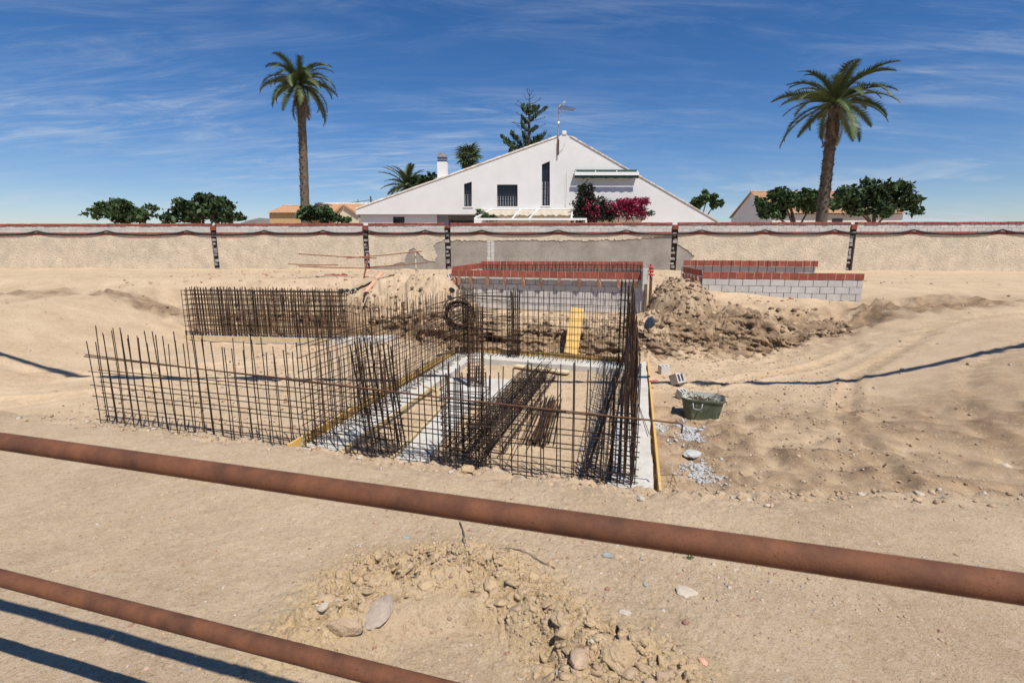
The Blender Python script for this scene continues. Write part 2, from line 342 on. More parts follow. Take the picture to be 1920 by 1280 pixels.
def ground(x, y):
    """height of the soil and how much of it is yellow clay"""
    shp = np.shape(x); x = np.atleast_1d(np.asarray(x, float)); y = np.atleast_1d(np.asarray(y, float))
    wob = fbm(x*1.3, y*1.3, 3, 4)
    wob2 = fbm(x*4.5, y*4.5, 8, 4)
    floor = -1.12 + 1.15*sst(5.6, 11.0, x - 0.10*(y-8)) + 1.2*sst(8.5, 12.5, -x)
    lip = np.clip(3.47 - 0.27*x, 3.14, 5.6) + wob2*0.10 + wob*0.06
    t = (y-lip)
    near = np.where(t < 0, 0.0, -1.3*np.clip(t/0.85, 0, 1))
    near = near - 0.05*sst(-0.35, 0.05, t)
    z = np.maximum(near, floor)
    yt = np.interp(x, [-12,-8,-5,-3.2,-1.6,0,3,5,9,14], [15.2,15.2,15.1,14.4,13.2,12.9,12.25,12.4,12.8,13]) + wob*1.0 + wob2*0.35
    tt = y-yt
    L = np.interp(tt, [0,0.25,1.2,2.4,3.4,5], [-1.12,-0.60,-0.38,0.20,0.40,0.22])
    C = np.interp(tt, [0,0.28,0.9,1.6,4.2,5.2], [-1.12,-0.74,-0.64,-0.58,-0.50,0.2])
    R = np.interp(tt, [0,0.5,1.0,2.2,3.4,5], [-1.10,-0.82,-0.62,-0.18,0.06,0.2])
    wR = sst(3.6, 4.6, x - 0.05*(y-15)); wL = sst(-0.9, -2.4, x)
    back = L*wL + R*wR + C*np.clip(1-wL-wR, 0, 1)
    inside = (y > 16.2) & (x > -3.2) & (x < 5.2)
    z = np.maximum(z, np.where(tt > 0, back, -9))
    z = np.where(z < back, np.where(tt > 0, np.maximum(z, back), z), z)
    bank = np.exp(-((tt-0.9)/1.5)**2)
    # brown heap beside the formwork, right
    for hx, hy, hr, hh in ((5.05,15.0,0.95,0.62),(4.35,13.6,0.5,0.18),(-3.9,17.3,1.4,0.22),(-2.6,16.4,1.0,0.30),(6.3,13.6,0.9,0.3)):
        d = np.hypot((x-hx), (y-hy)*0.9)/hr
        z = z + hh*np.clip(1-d*d, 0, None)**0.8*(1+0.5*wob2)
    hol = 0
    for hx, hy, hr in ((4.35,13.05,.20),(5.25,13.0,.24),(4.9,13.9,.22),(3.75,12.75,.16),(6.3,13.3,.25),(5.6,14.2,.2),(-4.6,15.0,.25),(-3.3,14.7,.2),(4.45,14.35,.2)):
        gq = np.exp(-((x-hx)/hr/1.5)**2 - ((y-hy)/hr/.8)**2); z = z - 0.34*gq; hol = hol + gq
    heap = np.clip(1-np.hypot(x-5.0, y-15.0)/1.2, 0, 1)**.5
    # crumbly steep places
    cr = worley(x*3.2+wob2*1.2, y*3.2, 4); cr2 = worley(x*9+wob2, y*9, 6)
    z = z + bank*(wob*0.42 + wob2*0.34 + (0.34-cr[0])*0.26 + (0.3-cr2[0])*0.08)
    midz = sst(0.3, 1.1, t)*sst(0.5,-0.5,tt)
    midz_all = sst(0.9, 1.6, t)*sst(-0.2,-1.0,tt)
    z = z + midz*(fbm(x*6, y*6, 12, 4)*0.05 + wob*0.04)
    for pl in TRACKS:
        dt = polydist(x, y, pl) + wob*0.15; m_ = sst(0.20, 0.12, dt)*midz_all
        z = z - m_*(0.045 + 0.030*np.sign(np.sin((x*0.6+y)*26 + np.abs(dt)*18))) + np.exp(-((dt-0.24)/0.06)**2)*0.035*midz_all
    side = sst(1.15, 1.5, x-0.25*(y-5.3))*midz*sst(9.5, 7.0, y)
    z = z + side*(wob*0.12 + wob2*0.14 + 0.02)
    far = sst(16, 18, y)
    z = z + far*(fbm(x*0.9, y*0.9, 21, 4)*0.16)
    # near plateau
    nr = sst(0.25, -0.25, t)
    f = fbm(x*9, y*9, 31, 5)
    z = z + nr*(wob*0.045 + f*0.014 + fbm(x*45, y*45, 33, 3)*0.009)
    lipz = np.exp(-(t/0.22)**2)
    z = z + lipz*(fbm(x*7, y*7, 44, 4)*0.10 + (0.3-worley(x*11, y*11, 45)[0])*0.045)
    dr = polydist(x, y, RIDGE) + wob2*0.10
    rm = np.exp(-(dr/0.17)**2)
    plate = worley(x*7.5 + f*2.2, y*9.5 + wob2*2.0, 51); pl2 = worley(x*21+f*2, y*26+f, 52); pl3 = worley(x*55, y*60, 53)
    cm = rm*sst(-0.22, 0.02, fbm(x*3.1, y*3.1, 77, 3) + 0.10)
    e1 = plate[1]-plate[0]; e2 = pl2[1]-pl2[0]
    # every plate is tipped its own way
    tip = (np.sin(plate[2]*39)*np.sin(x*47) + np.cos(plate[2]*57)*np.sin(y*47))*0.016
    d1 = sst(0.02, 0.30, e1); d2 = sst(0.0, 0.30, e2); d3 = sst(0.0, 0.3, pl3[1]-pl3[0])
    z = z + rm*0.055 + cm*(d1*(0.016 + plate[2]*0.022 + tip*0.5) - 0.014 + d2*(0.006+pl2[2]*0.009) + d3*pl3[2]*0.005)
    for hx0, hy0, hw, hh in CREV:
        sg_ = math.sin(hx0*91)*0.7; ca = (x-hx0) + sg_*(y-hy0) + wob2*0.03; cb = (y-hy0) - sg_*(x-hx0)*0.8 + wob2*0.02
        z = z - 0.11*np.exp(-(ca/hw)**2 - (cb/hh)**2)
    hx_ = x-HOLLOW[0]; hy_ = y-HOLLOW[1]
    hd = np.hypot(hx_/0.40, hy_/0.27) + wob2*0.35 + (plate[2]-0.5)*0.12
    z = z - 0.075*sst(1.2, 0.72, hd)*nr
    clay = np.clip(np.exp(-((dr-0.04)/0.2)**2)*1.1 + wob2*0.7 - 0.1, 0, 1)*nr
    band = np.exp(-((tt-0.42)/0.62)**2) + wR*0.7*np.exp(-((tt-1.2)/0.9)**2)
    damp_shade = np.clip(hol*0.6 + heap*0.5*(0.7+wob2*1.6) + band*1.25*sst(-0.12,0.2,fbm(x*1.1,y*2.2,61,4)+0.14) + 0.5*bank*sst(0.0,0.3,fbm(x*2.6,y*2.6,62,4)+.05) + side*0.72*np.clip(0.85+wob2*1.6+wob,0,1.3), 0, 1)  # brown damp soil, plus shade of undercuts and holes painted into the colour
    return z.reshape(shp), clay.reshape(shp), damp_shade.reshape(shp), np.exp(-((tt-0.45)/0.75)**2).reshape(shp)
def gz(x, y): return float(ground(np.array([x]), np.array([y]))[0][0])

def build_ground():
    a_in = np.linspace(-21.5, 21.5, 580)
    step = np.geomspace(0.09, 1.3, 90); a_out = 21.5 + np.cumsum(step*(50-21.5)/step.sum())
    a_far = np.linspace(55, 175, 22)
    ang = np.radians(np.concatenate([-a_far[::-1], -a_out[::-1], a_in, a_out, a_far, [180.0]]))
    r = np.concatenate([[0.02, 0.3, 0.7], np.geomspace(1.0, 4.7, 440), np.geomspace(4.72, 11.4, 180), np.geomspace(11.42, 15.6, 280), np.geomspace(15.64, 18, 24), np.geomspace(18.3, 60, 46), np.geomspace(70, 3000, 14)])
    A, R = np.meshgrid(ang, r)
    x = R*np.sin(A); y = R*np.cos(A)
    z, clay, damp_shade, bank = ground(x, y)
    led = bank*(0.55*fbm(x*1.9, z*6.5, 91, 4) + 0.34*fbm(x*5, z*15+y, 92, 3))
    y = y - led - 0.06*bank
    z = np.where(R > 45, np.minimum(z, 0.2), z)
    nr, na = R.shape
    co = np.stack([x, y, z], -1).reshape(-1, 3).astype(np.float32)
    i = np.arange(nr-1)[:, None]*na; j = np.arange(na)[None, :]; j2 = (j+1) % na
    q = np.stack([i+j, i+j2, i+na+j2, i+na+j], -1).reshape(-1, 4).astype(np.int32)[:, ::-1]
    me = bpy.data.meshes.new('ground')
    me.vertices.add(len(co)); me.vertices.foreach_set('co', co.ravel())
    me.loops.add(q.size); me.loops.foreach_set('vertex_index', np.ascontiguousarray(q).ravel())
    me.polygons.add(len(q)); me.polygons.foreach_set('loop_start', np.arange(0, q.size, 4, dtype=np.int32))
    me.polygons.foreach_set('use_smooth', np.ones(len(q), dtype=bool))
    me.update(calc_edges=True)
    for nm, arr in (('clay', clay), ('damp_shade', damp_shade)):
        at = me.attributes.new(nm, 'FLOAT', 'POINT'); at.data.foreach_set('value', arr.ravel().astype(np.float32))
    m = bpy.data.materials.new('sandy soil'); m.use_nodes = True
    t = m.node_tree; b = t.nodes['Principled BSDF']; b.inputs['Roughness'].default_value = 0.97; b.inputs['Specular IOR Level'].default_value = 0.15
    geo = t.nodes.new('ShaderNodeNewGeometry'); pos = geo.outputs['Position']
    def noise(sc, det=6, ro=0.6):
        n = t.nodes.new('ShaderNodeTexNoise'); n.inputs['Scale'].default_value = sc; n.inputs['Detail'].default_value = det; n.inputs['Roughness'].default_value = ro
        t.links.new(pos, n.inputs['Vector']); return n
    def mixc(f, a, c2):
        n = t.nodes.new('ShaderNodeMixRGB')
        for k, v in ((0, f), (1, a), (2, c2)):
            if isinstance(v, tuple): n.inputs[k].default_value = v if len(v) == 4 else (*v, 1)
            elif isinstance(v, float): n.inputs[k].default_value = v
            else: t.links.new(v, n.inputs[k])
        return n.outputs[0]
    def rng_(v, a, c2, lo=0.0, hi=1.0):
        n = t.nodes.new('ShaderNodeMapRange'); n.inputs[1].default_value = a; n.inputs[2].default_value = c2; n.inputs[3].default_value = lo; n.inputs[4].default_value = hi
        t.links.new(v, n.inputs[0]); return n.outputs[0]
    c = mixc(rng_(noise(1.3, 9, .7).outputs[0], 0.35, 0.65), (0.44, 0.315, 0.195), (0.575, 0.435, 0.285))
    c = mixc(rng_(noise(17, 6).outputs[0], 0.42, 0.72, 0, 0.6), c, (0.60, 0.47, 0.335))
    at = t.nodes.new('ShaderNodeAttribute'); at.attribute_name = 'clay'
    c = mixc(at.outputs['Fac'], c, mixc(rng_(noise(9, 8).outputs[0], 0.3, 0.7), (0.51, 0.365, 0.20), (0.61, 0.455, 0.27)))
    at2 = t.nodes.new('ShaderNodeAttribute'); at2.attribute_name = 'damp_shade'
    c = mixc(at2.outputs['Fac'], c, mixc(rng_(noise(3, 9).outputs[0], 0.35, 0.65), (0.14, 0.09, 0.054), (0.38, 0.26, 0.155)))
    # grit: small pale and dark grains
    c = mixc(rng_(noise(110, 3).outputs[0], 0.60, 0.68, 0, 0.6), c, (0.68, 0.57, 0.44))
    c = mixc(rng_(noise(52, 4).outputs[0], 0.58, 0.66, 0, 0.62), c, (0.29, 0.19, 0.12))
    c = mixc(rng_(noise(38, 4).outputs[0], 0.60, 0.66, 0, 0.55), c, (0.66, 0.54, 0.40))
    c = mixc(rng_(noise(150, 3).outputs[0], 0.60, 0.66, 0, 0.6), c, (0.20, 0.12, 0.075))
    t.links.new(c, b.inputs['Base Color'])
    hsum = t.nodes.new('ShaderNodeMath'); hsum.operation = 'ADD'
    h1 = noise(75, 8, 0.72); h2 = noise(230, 4, 0.7)
    t.links.new(h1.outputs[0], hsum.inputs[0]); mm = t.nodes.new('ShaderNodeMath'); mm.operation = 'MULTIPLY'; mm.inputs[1].default_value = 0.35
    t.links.new(h2.outputs[0], mm.inputs[0]); t.links.new(mm.outputs[0], hsum.inputs[1])
    bp = t.nodes.new('ShaderNodeBump'); bp.inputs['Distance'].default_value = 0.013; bp.inputs['Strength'].default_value = 1.0
    t.links.new(hsum.outputs[0], bp.inputs['Height']); t.links.new(bp.outputs[0], b.inputs['Normal'])
    me.materials.append(m)
    o = bpy.data.objects.new('ground', me); COL.objects.link(o); o['kind'] = 'structure'
    M['soil'] = m
    return o
build_ground()

# ------------------------------------------------------------------ hill
def build_hill():
    n, k = 90, 14; vs = []; fs = []
    for j in range(k):
        for i in range(n):
            u = i/(n-1); X = -520 + 560*u - 120
            prof = 44*math.exp(-((X+217)/19)**2) + 30*math.exp(-((X+285)/45)**2) + 10*math.exp(-((X+420)/60)**2) + 7*math.exp(-((X+130)/50)**2)*0.3
            v = j/(k-1); hh = prof*math.sin(min(1, v*1.0)*PI)*1.0
            vs.append((X, 520 + v*160, -1 + hh + 1.2*random.random()*(hh > 2)))
    for j in range(k-1):
        for i in range(n-1): fs.append((j*n+i, j*n+i+1, (j+1)*n+i+1, (j+1)*n+i))
    o = mk('hill', vs, fs, M['hill'], smooth=True); o['kind'] = 'structure'
build_hill()

# ------------------------------------------------------------------ garden wall behind the site, one thing per stretch between its gaps
def wy(x): return 27.0 - 0.055*x
WDIR = Vector((1, -0.055, 0)).normalized(); WN = Vector((WDIR.y, -WDIR.x, 0)) * 1.0   # towards the camera
if WN.y > 0: WN = -WN
WROT = math.atan2(WDIR.y, WDIR.x)
def wp(x, out, z): return Vector((x, wy(x), z)) + WN*out
def brick_mesh(name, L, D, Hh, m, bev=0.008):
    mb = MB().box((-L/2, -D/2, 0), (L/2, D/2, Hh)); me = bpy.data.meshes.new(name); me.from_pydata(mb.v, [], mb.f)
    bm = bmesh.new(); bm.from_mesh(me); bmesh.ops.bevel(bm, geom=bm.edges[:], offset=bev, segments=1, affect='EDGES'); bm.to_mesh(me); bm.free()
    me.materials.append(m); return me
BLK = brick_mesh('block', 0.392, 0.20, 0.207, M['block'])
COP = [brick_mesh('coping brick', 0.352, 0.27, 0.125, M['redbrick'], 0.012), brick_mesh('coping brick', 0.352, 0.265, 0.12, M['redbrick'], 0.02)]
BND = brick_mesh('band brick', 0.352, 0.25, 0.118, M['redbrick'])
def put(name, me, loc, rz, parent, jit=0.0):
    o = link(name, me, Vector(loc) + Vector((0, random.uniform(-jit, jit), random.uniform(-jit, jit)*0.5)), parent)
    o.rotation_euler = (random.uniform(-jit, jit)*0.3, random.uniform(-jit, jit)*0.4, rz + random.uniform(-jit, jit)*0.3); return o
def ragged(pts, step=0.10, amp=0.05):
    outp = []
    for a, b in zip(pts, pts[1:] + pts[:1]):
        n = max(1, int(math.hypot(b[0]-a[0], b[1]-a[1])/step))
        rag = len(a) > 2 and a[2]
        for k in range(n):
            t = k/n; x = a[0]+(b[0]-a[0])*t; z = a[1]+(b[1]-a[1])*t
            if rag and k > 0: x += random.uniform(-amp, amp); z += random.uniform(-amp, amp)
            outp.append((x, z))
    return outp
def wall_sheet(name, poly, out, th, m, parent):
    # upright plate on the wall's face: polygon in (x, z)
    bm = bmesh.new()
    f = [bm.verts.new(wp(x, out, z)) for x, z in poly]; g = [bm.verts.new(wp(x, out-th, z)) for x, z in poly]
    n = len(poly)
    e = [bm.edges.new((f[i], f[(i+1) % n])) for i in range(n)]
    bmesh.ops.triangle_fill(bm, edges=e, use_beauty=True)
    for i in range(n): bm.faces.new((f[i], f[(i+1) % n], g[(i+1) % n], g[i]))
    bmesh.ops.recalc_face_normals(bm, faces=bm.faces[:])
    bm.verts.index_update()
    vs = [v.co.copy() for v in bm.verts]; fs = [[v.index for v in q.verts] for q in bm.faces]; bm.free()
    return mk(name, vs, fs, m, parent)
ZT = 2.63
def wall_bay(x0, x1, label, cream, patches=()):
    t = thing('garden_wall', label, 'wall', wp((x0+x1)/2, 0, 0.0), 'stretches of the garden wall')
    core = MB().slab(wp(x0, -0.10, 0), wp(x1, -0.10, 0), 0.19, -0.6, ZT-0.14).build('mortar_core', M['mortar'], t)
    wall_sheet('grey_render', [(x0, -0.5), (x1, -0.5), (x1, 2.02), (x0, 2.02)], 0.012, 0.012, M['render'], t)
    for poly in cream: wall_sheet('roughcast', ragged(poly), 0.040, 0.027, M['roughcast'], t)
    n = int(round((x1-x0)/0.36))
    for k in range(n):
        xx = x0 + (x1-x0)*(k+0.5)/n
        put('coping_brick', random.choice(COP), wp(xx, -0.09, ZT-0.13), WROT, t, 0.012)
        put('band_brick', BND, wp(xx, -0.09, 2.022), WROT, t, 0.008)
    for c in range(2):
        zz = 2.143 + c*0.178; x = x0 + (0 if c else -0.2)
        while x < x1 - 0.02:
            a, b = max(x, x0), min(x+0.40, x1)
            if b-a > 0.06:
                o = put('block', BLK, wp((a+b)/2, -0.09, zz), WROT, t, 0.003); o.scale = ((b-a-0.008)/0.392, 1, 0.82)
            x += 0.40
    return t
XA, XB, XC = -7.75, -3.38, 8.35
g = 0.15
wall_bay(-44, -16.2, 'cream roughcast wall stretch at the far left end beyond the tall palm', [[(-44,-0.3),(-16.2,-0.3),(-16.2,2.0),(-44,2.0)]])
wall_bay(-15.9, XA-g, 'cream roughcast wall stretch left of the first toothed gap, below the clay tiled roofs', [[(-15.9,-0.3),(XA-g,-0.3),(XA-g,2.005),(-15.9,2.005)]])
wall_bay(XA+g, XB-g, 'cream roughcast wall stretch with an arched grey bare patch and grey right corner',
         [[(XA+g,0.32),(XA+g+0.9,0.42,1),(-5.75,0.55,1),(-5.45,1.25,1),(-5.15,1.32,1),(-4.85,0.95,1),(-4.55,0.72,1),(-4.05,0.62,1),(-3.98,1.0,1),(-4.15,1.45,1),(-3.9,1.62,1),(XB-g,1.80),(XB-g,2.005),(XA+g,2.005)]])
wall_bay(XB+g, XC-g, 'long grey rendered wall stretch with a cream strip on top, behind the brick box',
         [[(XB+g,1.72,1),(-1.9,1.70,1),(0.5,1.74,1),(3.2,1.71,1),(5.9,1.76,1),(6.3,1.80,1),(7.0,1.84,1),(7.4,1.88,1),(7.75,1.92,1),(7.8,2.005),(XB+g,2.005)]])
wall_bay(XC+g, 17.0, 'cream roughcast wall stretch with a grey lower corner right of the last toothed gap',
         [[(XC+g,1.95),(XC+g,1.52,1),(XC+0.7,1.25,1),(XC+1.05,0.95,1),(XC+0.75,0.55,1),(XC+0.55,0.2,1),(XC+1.5,0.1,1),(17,-0.2),(17,2.005),(XC+g,2.005)]])
wall_bay(17.3, 42, 'cream roughcast wall stretch at the far right end of the site', [[(17.3,-0.3),(42,-0.3),(42,2.0),(17.3,2.0)]])
M['gap'] = mat('rusty mortar and gap shade', (0.13, 0.085, 0.06), 0.95, col2=(0.05, 0.04, 0.035), scale=7)  # rust brown, kept dark to paint the shade of a deeper gap
HB = brick_mesh('half block', 0.2, 0.19, 0.19, mat('weathered block', (0.30, 0.28, 0.265), 0.95, var=.3, scale=9, obj_var=.3), 0.012)
RB = brick_mesh('pillar brick', 0.28, 0.2, 0.055, M['redbrick'])
def toothing(x, label, full):
    t = thing('wall_pillar', label, 'pillar', wp(x, 0, 0), 'toothed pillars in the wall gaps')
    MB().slab(wp(x-0.145, -0.15, 0), wp(x+0.145, -0.15, 0), 0.06, -0.5, ZT-0.14).build('backing', M['gap'], t)
    for k in range(4 if full else 2): put('brick', RB, wp(x, -0.02, 2.27+0.06*k if full else 2.36+0.06*k), WROT, t, 0.008)
    z = random.uniform(0, .1); k = 0
    while z < 2.15:
        w_ = random.choice([0.9, 1.25, 0.6, 0.9]); o = put('block_stub', HB, wp(x + random.choice([-0.06, -0.02, -0.045, 0.04]), random.uniform(-.11,-.05), z), WROT, t, 0.012); o.scale = (w_, 1, random.uniform(0.35, 1.0))
        z += random.choice([0.14, 0.2, 0.23, 0.31]); k += 1
toothing(XA, 'toothed block pillar topped with red bricks behind the rusty rod barrier', True)
toothing(XB, 'narrow toothed block pillar left of the brick formwork box', False)
toothing(XC, 'toothed block pillar topped with red bricks above the brown earth heap', True)
toothing(-16.05, 'toothed block pillar at the far left stretch of wall', True)
toothing(17.15, 'toothed block pillar at the far right stretch of wall', True)
# flush grey pier showing in the render
t = thing('block_pier', 'flush grey block pier showing through the grey render of the wall', 'pier', wp(-1.12, 0.02, 0.2))
HB2 = brick_mesh('pier block', 0.19, 0.03, 0.17, M['greymetal'] if False else M['block'], 0.006)
for k in range(8):
    for s in (-1, 1):
        o = put('block', HB2, wp(-1.12 + s*0.1, 0.022, 0.35+0.18*k), WROT, t, 0.006); o.scale.x = 0.9 + random.uniform(-.12, .08)
# sagging black conduit
pk = [(-43,0),(-39,0),(-34.5,0),(-30,0),(-26,0),(-22,0),(-17.5,0),(-13.2,0)] + [((px-960)/950*27.3, 0) for px in (612,695,802,905,1043,1164,1296)] + [(12.8,0),(16.2,0),(20,0),(24.2,0),(28,0),(32.4,0),(37,0),(41,0)]
pts = []
for (a, _), (b, _) in zip(pk[:-1], pk[1:]):
    n = 12; sag = 0.06 + 0.040*(b-a)
    for k in range(n):
        u = k/n; pts.append(wp(a+(b-a)*u, 0.075 + 0.01*math.sin(u*9), 2.235 - sag*(4*u*(1-u))**0.8))
c = MB().tube(pts, 0.040, 8).build('conduit', M['black'], smooth=True)
setp(c, 'black conduit sagging between clips along the garden wall', 'conduit')

# ------------------------------------------------------------------ brick formwork box on grey block walls
def lerp(a, b, t): return a + (b-a)*t
BZ0, BZ1 = 0.53, 0.735
FL = Vector((-1.95, 17.0, 0)); FR = Vector((3.90, 15.35, 0)); KL = Vector((-1.20, 20.0, 0)); KR = Vector((5.02, 19.6, 0))
box = thing('formwork_box', 'open box of red hollow bricks on grey block walls with rebar inside', 'formwork', (1.2, 17.5, -0.5))
TB = brick_mesh('formwork brick', 0.236, 0.045, 0.2, M['tilebrick'], 0.004)
M['joint'] = mat('pale joint mortar', (0.50, 0.36, 0.29), 0.9, var=.2, scale=9)
def board_row(a, b, z, parent, m=TB, L=0.25, hs=1.0):
    d = (b-a); n = int(round(d.length/L)); rz = math.atan2(d.y, d.x)
    for k in range(n):
        o = put('brick', m, lerp(a, b, (k+0.5)/n) + Vector((0, 0, z)), rz, parent, 0.006); o.scale.x = d.length/n/0.25; o.scale.z = hs
    MB().slab(a, b, 0.032, z+0.01, z+0.19*hs).build('joint_mortar', M['joint'], parent)
fd = (FR-FL).normalized(); fn = Vector((fd.y, -fd.x, 0))
board_row(FL + fn*0.13, FR + fn*0.13, BZ0, box)
board_row(FL + fn*0.13, KL, BZ0+0.1, box)
board_row(KL, KR, 0.62, box, hs=1.4)
board_row(FR + fn*0.13 + Vector((0.05,0,0)), KR, BZ0+0.02, box)
# block wall under it
bw = thing('block_wall', 'grey concrete block walls carrying the red brick boards behind the pit', 'wall', (FL+FR)/2 + Vector((0,0,-1)))
MB().slab(FL, FR, 0.15, -1.0, BZ0-0.004, 0.10).build('mortar_core', M['mortar'], bw)
d = FR-FL; rz = math.atan2(d.y, d.x)
for c in range(7):
    z = -0.93 + 0.205*c; x = -0.2*(c % 2)
    while x < d.length - 0.05:
        a, b = max(0, x), min(x+0.4, d.length)
        if b-a > 0.08:
            o = put('block', BLK, FL + fd*((a+b)/2) + fn*-0.098 + Vector((0,0,z)), rz, bw, 0.004); o.scale = ((b-a-0.012)/0.392, 1, 0.93)
        x += 0.4
sw = bw
dd = KR-FR; sn = Vector((dd.y, -dd.x, 0)).normalized()
MB().slab(FR, KR, 0.2, -1.0, BZ0, -0.0).build('mortar_core', M['block'], sw)
MB().slab(FL+Vector((0.1,0.1,0)), KL, 0.15, -1.0, BZ0+0.05).build('wall_body', M['block'], sw)
MB().slab(KL, KR, 0.15, -0.5, 0.6, 0.15).build('wall_body', M['block'], sw)
# concrete lip that ends the board
MB().slab(FL + fn*0.11, FR + fn*0.11, 0.10, BZ0-0.022, BZ0-0.004).build('mortar_bed', M['render'], box)
CLP = MB(); CLP.box((-0.045,-0.05,-0.24),(0.045,0.05,0.0)); 
def clay_mesh(seed):
    r = random.Random(seed); mb = MB()
    mb.add([(-.035,-.055,0),(.035,-.055,0),(.035,.05,0),(-.035,.05,0),(-.05,-.02,-.13),(.05,-.03,-.13),(.05,.06,-.12),(-.05,.06,-.12),(-.03,.02,-.24),(.05,.01,-.25),(.05,.06,-.25),(-.03,.06,-.24)],
           [(0,1,2,3),(0,4,5,1),(1,5,6,2),(2,6,7,3),(3,7,4,0),(4,8,9,5),(5,9,10,6),(6,10,11,7),(7,11,8,4),(8,11,10,9)])
    me = bpy.data.meshes.new('bracket'); me.from_pydata([(v[0]*r.uniform(.8,1.3), v[1], v[2]*r.uniform(.8,1.1)) for v in mb.v], [], mb.f); me.materials.append(M['clay_piece']); return me
CL = [clay_mesh(k) for k in range(4)]
for px in (852, 861, 882, 914, 946, 980, 1012, 1048, 1085, 1121, 1158, 1187):
    # along the front line: match the picture column
    u = (px-960)/FPX; 
    # solve FL + t*d on ray x/y
    A_ = FL + fn*0.12; t_ = (u/cP*1.0*A_.y*0.985 - A_.x)/((d.x) - u/cP*0.985*d.y)
    p = A_ + d*t_ + Vector((0, 0, BZ0-0.024))
    o = link('brick_bracket', random.choice(CL), p, box); o.rotation_euler = (0, random.uniform(-.12,.12), rz + random.uniform(-.3,.3))
# rebar cage inside the box, in front of the back board
cg = thing('rebar_mesh', 'rebar mesh standing inside the brick box before its back board', 'rebar mesh', (1.9, 19.3, 0.2))
a0 = Vector((-1.12, 19.55, 0)); b0 = Vector((4.85, 19.2, 0))
for k in range(42):
    p = lerp(a0, b0, (k+random.uniform(-.25,.25))/41); bar('bar', p + Vector((0,0,0.25)), p + Vector((random.uniform(-.02,.02), 0, random.uniform(0.78, 0.87))), 0.014, M['rebar'], cg)
for z in (0.44, 0.54, 0.65, 0.76): bar('bar', a0 + Vector((0,-.03,z)), b0 + Vector((0,-.03,z+random.uniform(-.03,.03))), 0.015, M['rebar'], cg)
# red and white post at the right end
ps = thing('shoring_post', 'grey and red shoring post at the right end of the brick box', 'post', (3.98, 15.1, -0.6))
MB().box((3.86,15.02,0.40),(4.02,15.2,0.86)).build('concrete_block', M['concrete'], ps)
MB().box((3.93,15.0,-0.6),(4.00,15.08,0.398)).build('stud', M['bark'], ps)
MB().tube([(4.09,15.0,-0.55),(4.07,15.02,0.98)], 0.024, 8).build('tube', M['rust'], ps)
for z in (0.70, 0.80, 0.90): MB().tube([(4.03,14.98,z),(4.15,14.98,z-0.03)], 0.035, 8).build('clamp', M['redcap'], ps)
MB().beam((4.13,15.1,-0.5),(4.12,15.1,0.62),0.03,0.08).build('board', M['bark'], ps)

# second formwork box, right edge
b2 = thing('formwork_box', 'second brick formwork box over a shaded trench at the right edge', 'formwork', (7.0, 17, 0))
q0 = Vector((6.25, 18.6, 0)); q1 = Vector((6.05, 16.2, 0)); q2 = Vector((10.5, 15.2, 0)); q3 = Vector((10.7, 17.9, 0))
board_row(q0, q1 + Vector((.02,.05,0)), 0.55, b2); board_row(q1, q2, 0.5, b2); board_row(q0 + Vector((0,0.1,0)), q3, 0.78, b2)
MB().slab(q0, q1, 0.15, -0.6, 0.54, 0.1).build('wall_body', M['block'], b2); MB().slab(q1, q2, 0.15, -0.6, 0.49, 0.1).build('mortar_core', M['mortar'], b2); MB().slab(q0+Vector((0,.25,0)), q3+Vector((0,.15,0)), 0.15, -0.6, 0.77).build('wall_body', M['block'], b2)
e_ = q2-q1; er = math.atan2(e_.y, e_.x); eu = e_.normalized(); en = Vector((eu.y, -eu.x, 0))
for c in range(5):
    x = -0.2*(c % 2)
    while x < e_.length-.05:
        a, b = max(0, x), min(x+.4, e_.length)
        if b-a > .08:
            o = put('block', BLK, q1 + eu*((a+b)/2) + en*-.075 + Vector((0,0,-.53+.204*c)), er, b2, .004); o.scale = ((b-a-.012)/.392, 1, .93)
        x += .4
for k in range(6):
    o = link('brick_bracket', random.choice(CL), lerp(q0, q1, (k+.5)/6) + Vector((-0.06, 0, 0.53)), b2); o.rotation_euler = (0, 0, -1.6)
for k in range(14):
    p = lerp(q0, q3, (k+1)/15) - Vector((0,0.3,0)); bar('bar', p + Vector((0,0,.3)), p + Vector((0,0,1.0)), 0.01, M['rebar'], b2)

# ------------------------------------------------------------------ footing beams, slabs, formwork boards of the pit
ZB = -1.0
Lin0 = Vector((-2.16,6.34,0)); Lin1 = Vector((-0.92,11.35,0)); Lo0 = Vector((-2.66,6.5,0)); Lo1 = Vector((-1.28,12.1,0))
def V2(x, y): return Vector((x, y, 0))
beam_n = 'footing_beam'
def wob_poly(pts, amp=0.012, step=0.35):
    o = []
    for a, b in zip(pts, pts[1:]+pts[:1]):
        n = max(1, int((b-a).length/step))
        for k in range(n): 
            p = lerp(a, b, k/n); o.append((p.x+random.uniform(-amp,amp), p.y+random.uniform(-amp,amp)))
    return o
def footing(label, pts, z1=ZB):
    o = MB().prism(wob_poly(pts), -1.4, z1).build(beam_n, M['concrete']); setp(o, label, 'footing', 'concrete footings of the pit'); return o
inl = (Lin1-Lin0)
footing('long pale concrete footing strip under the left double rebar mesh', [Lin0 - inl*0.12, Lin1, Lo1, Lo0 - inl*0.12])
footing('pale concrete footing strip along the far end under the tall rear mesh', [V2(-0.90,11.36), V2(2.36,10.30), V2(2.62,10.86), V2(-1.26,12.12)], ZB+0.004)
footing('wide pale concrete footing strip along the right side beside the loose soil', [V2(1.02,5.05), V2(1.50,4.95), V2(3.0,11.05), V2(2.36,10.25)], ZB+0.008)
footing('inner concrete strip running from the front mesh to the column pad', [V2(-1.50,5.6), V2(-1.10,5.6), V2(-0.62,8.4), V2(-1.02,8.46)], ZB-0.03)
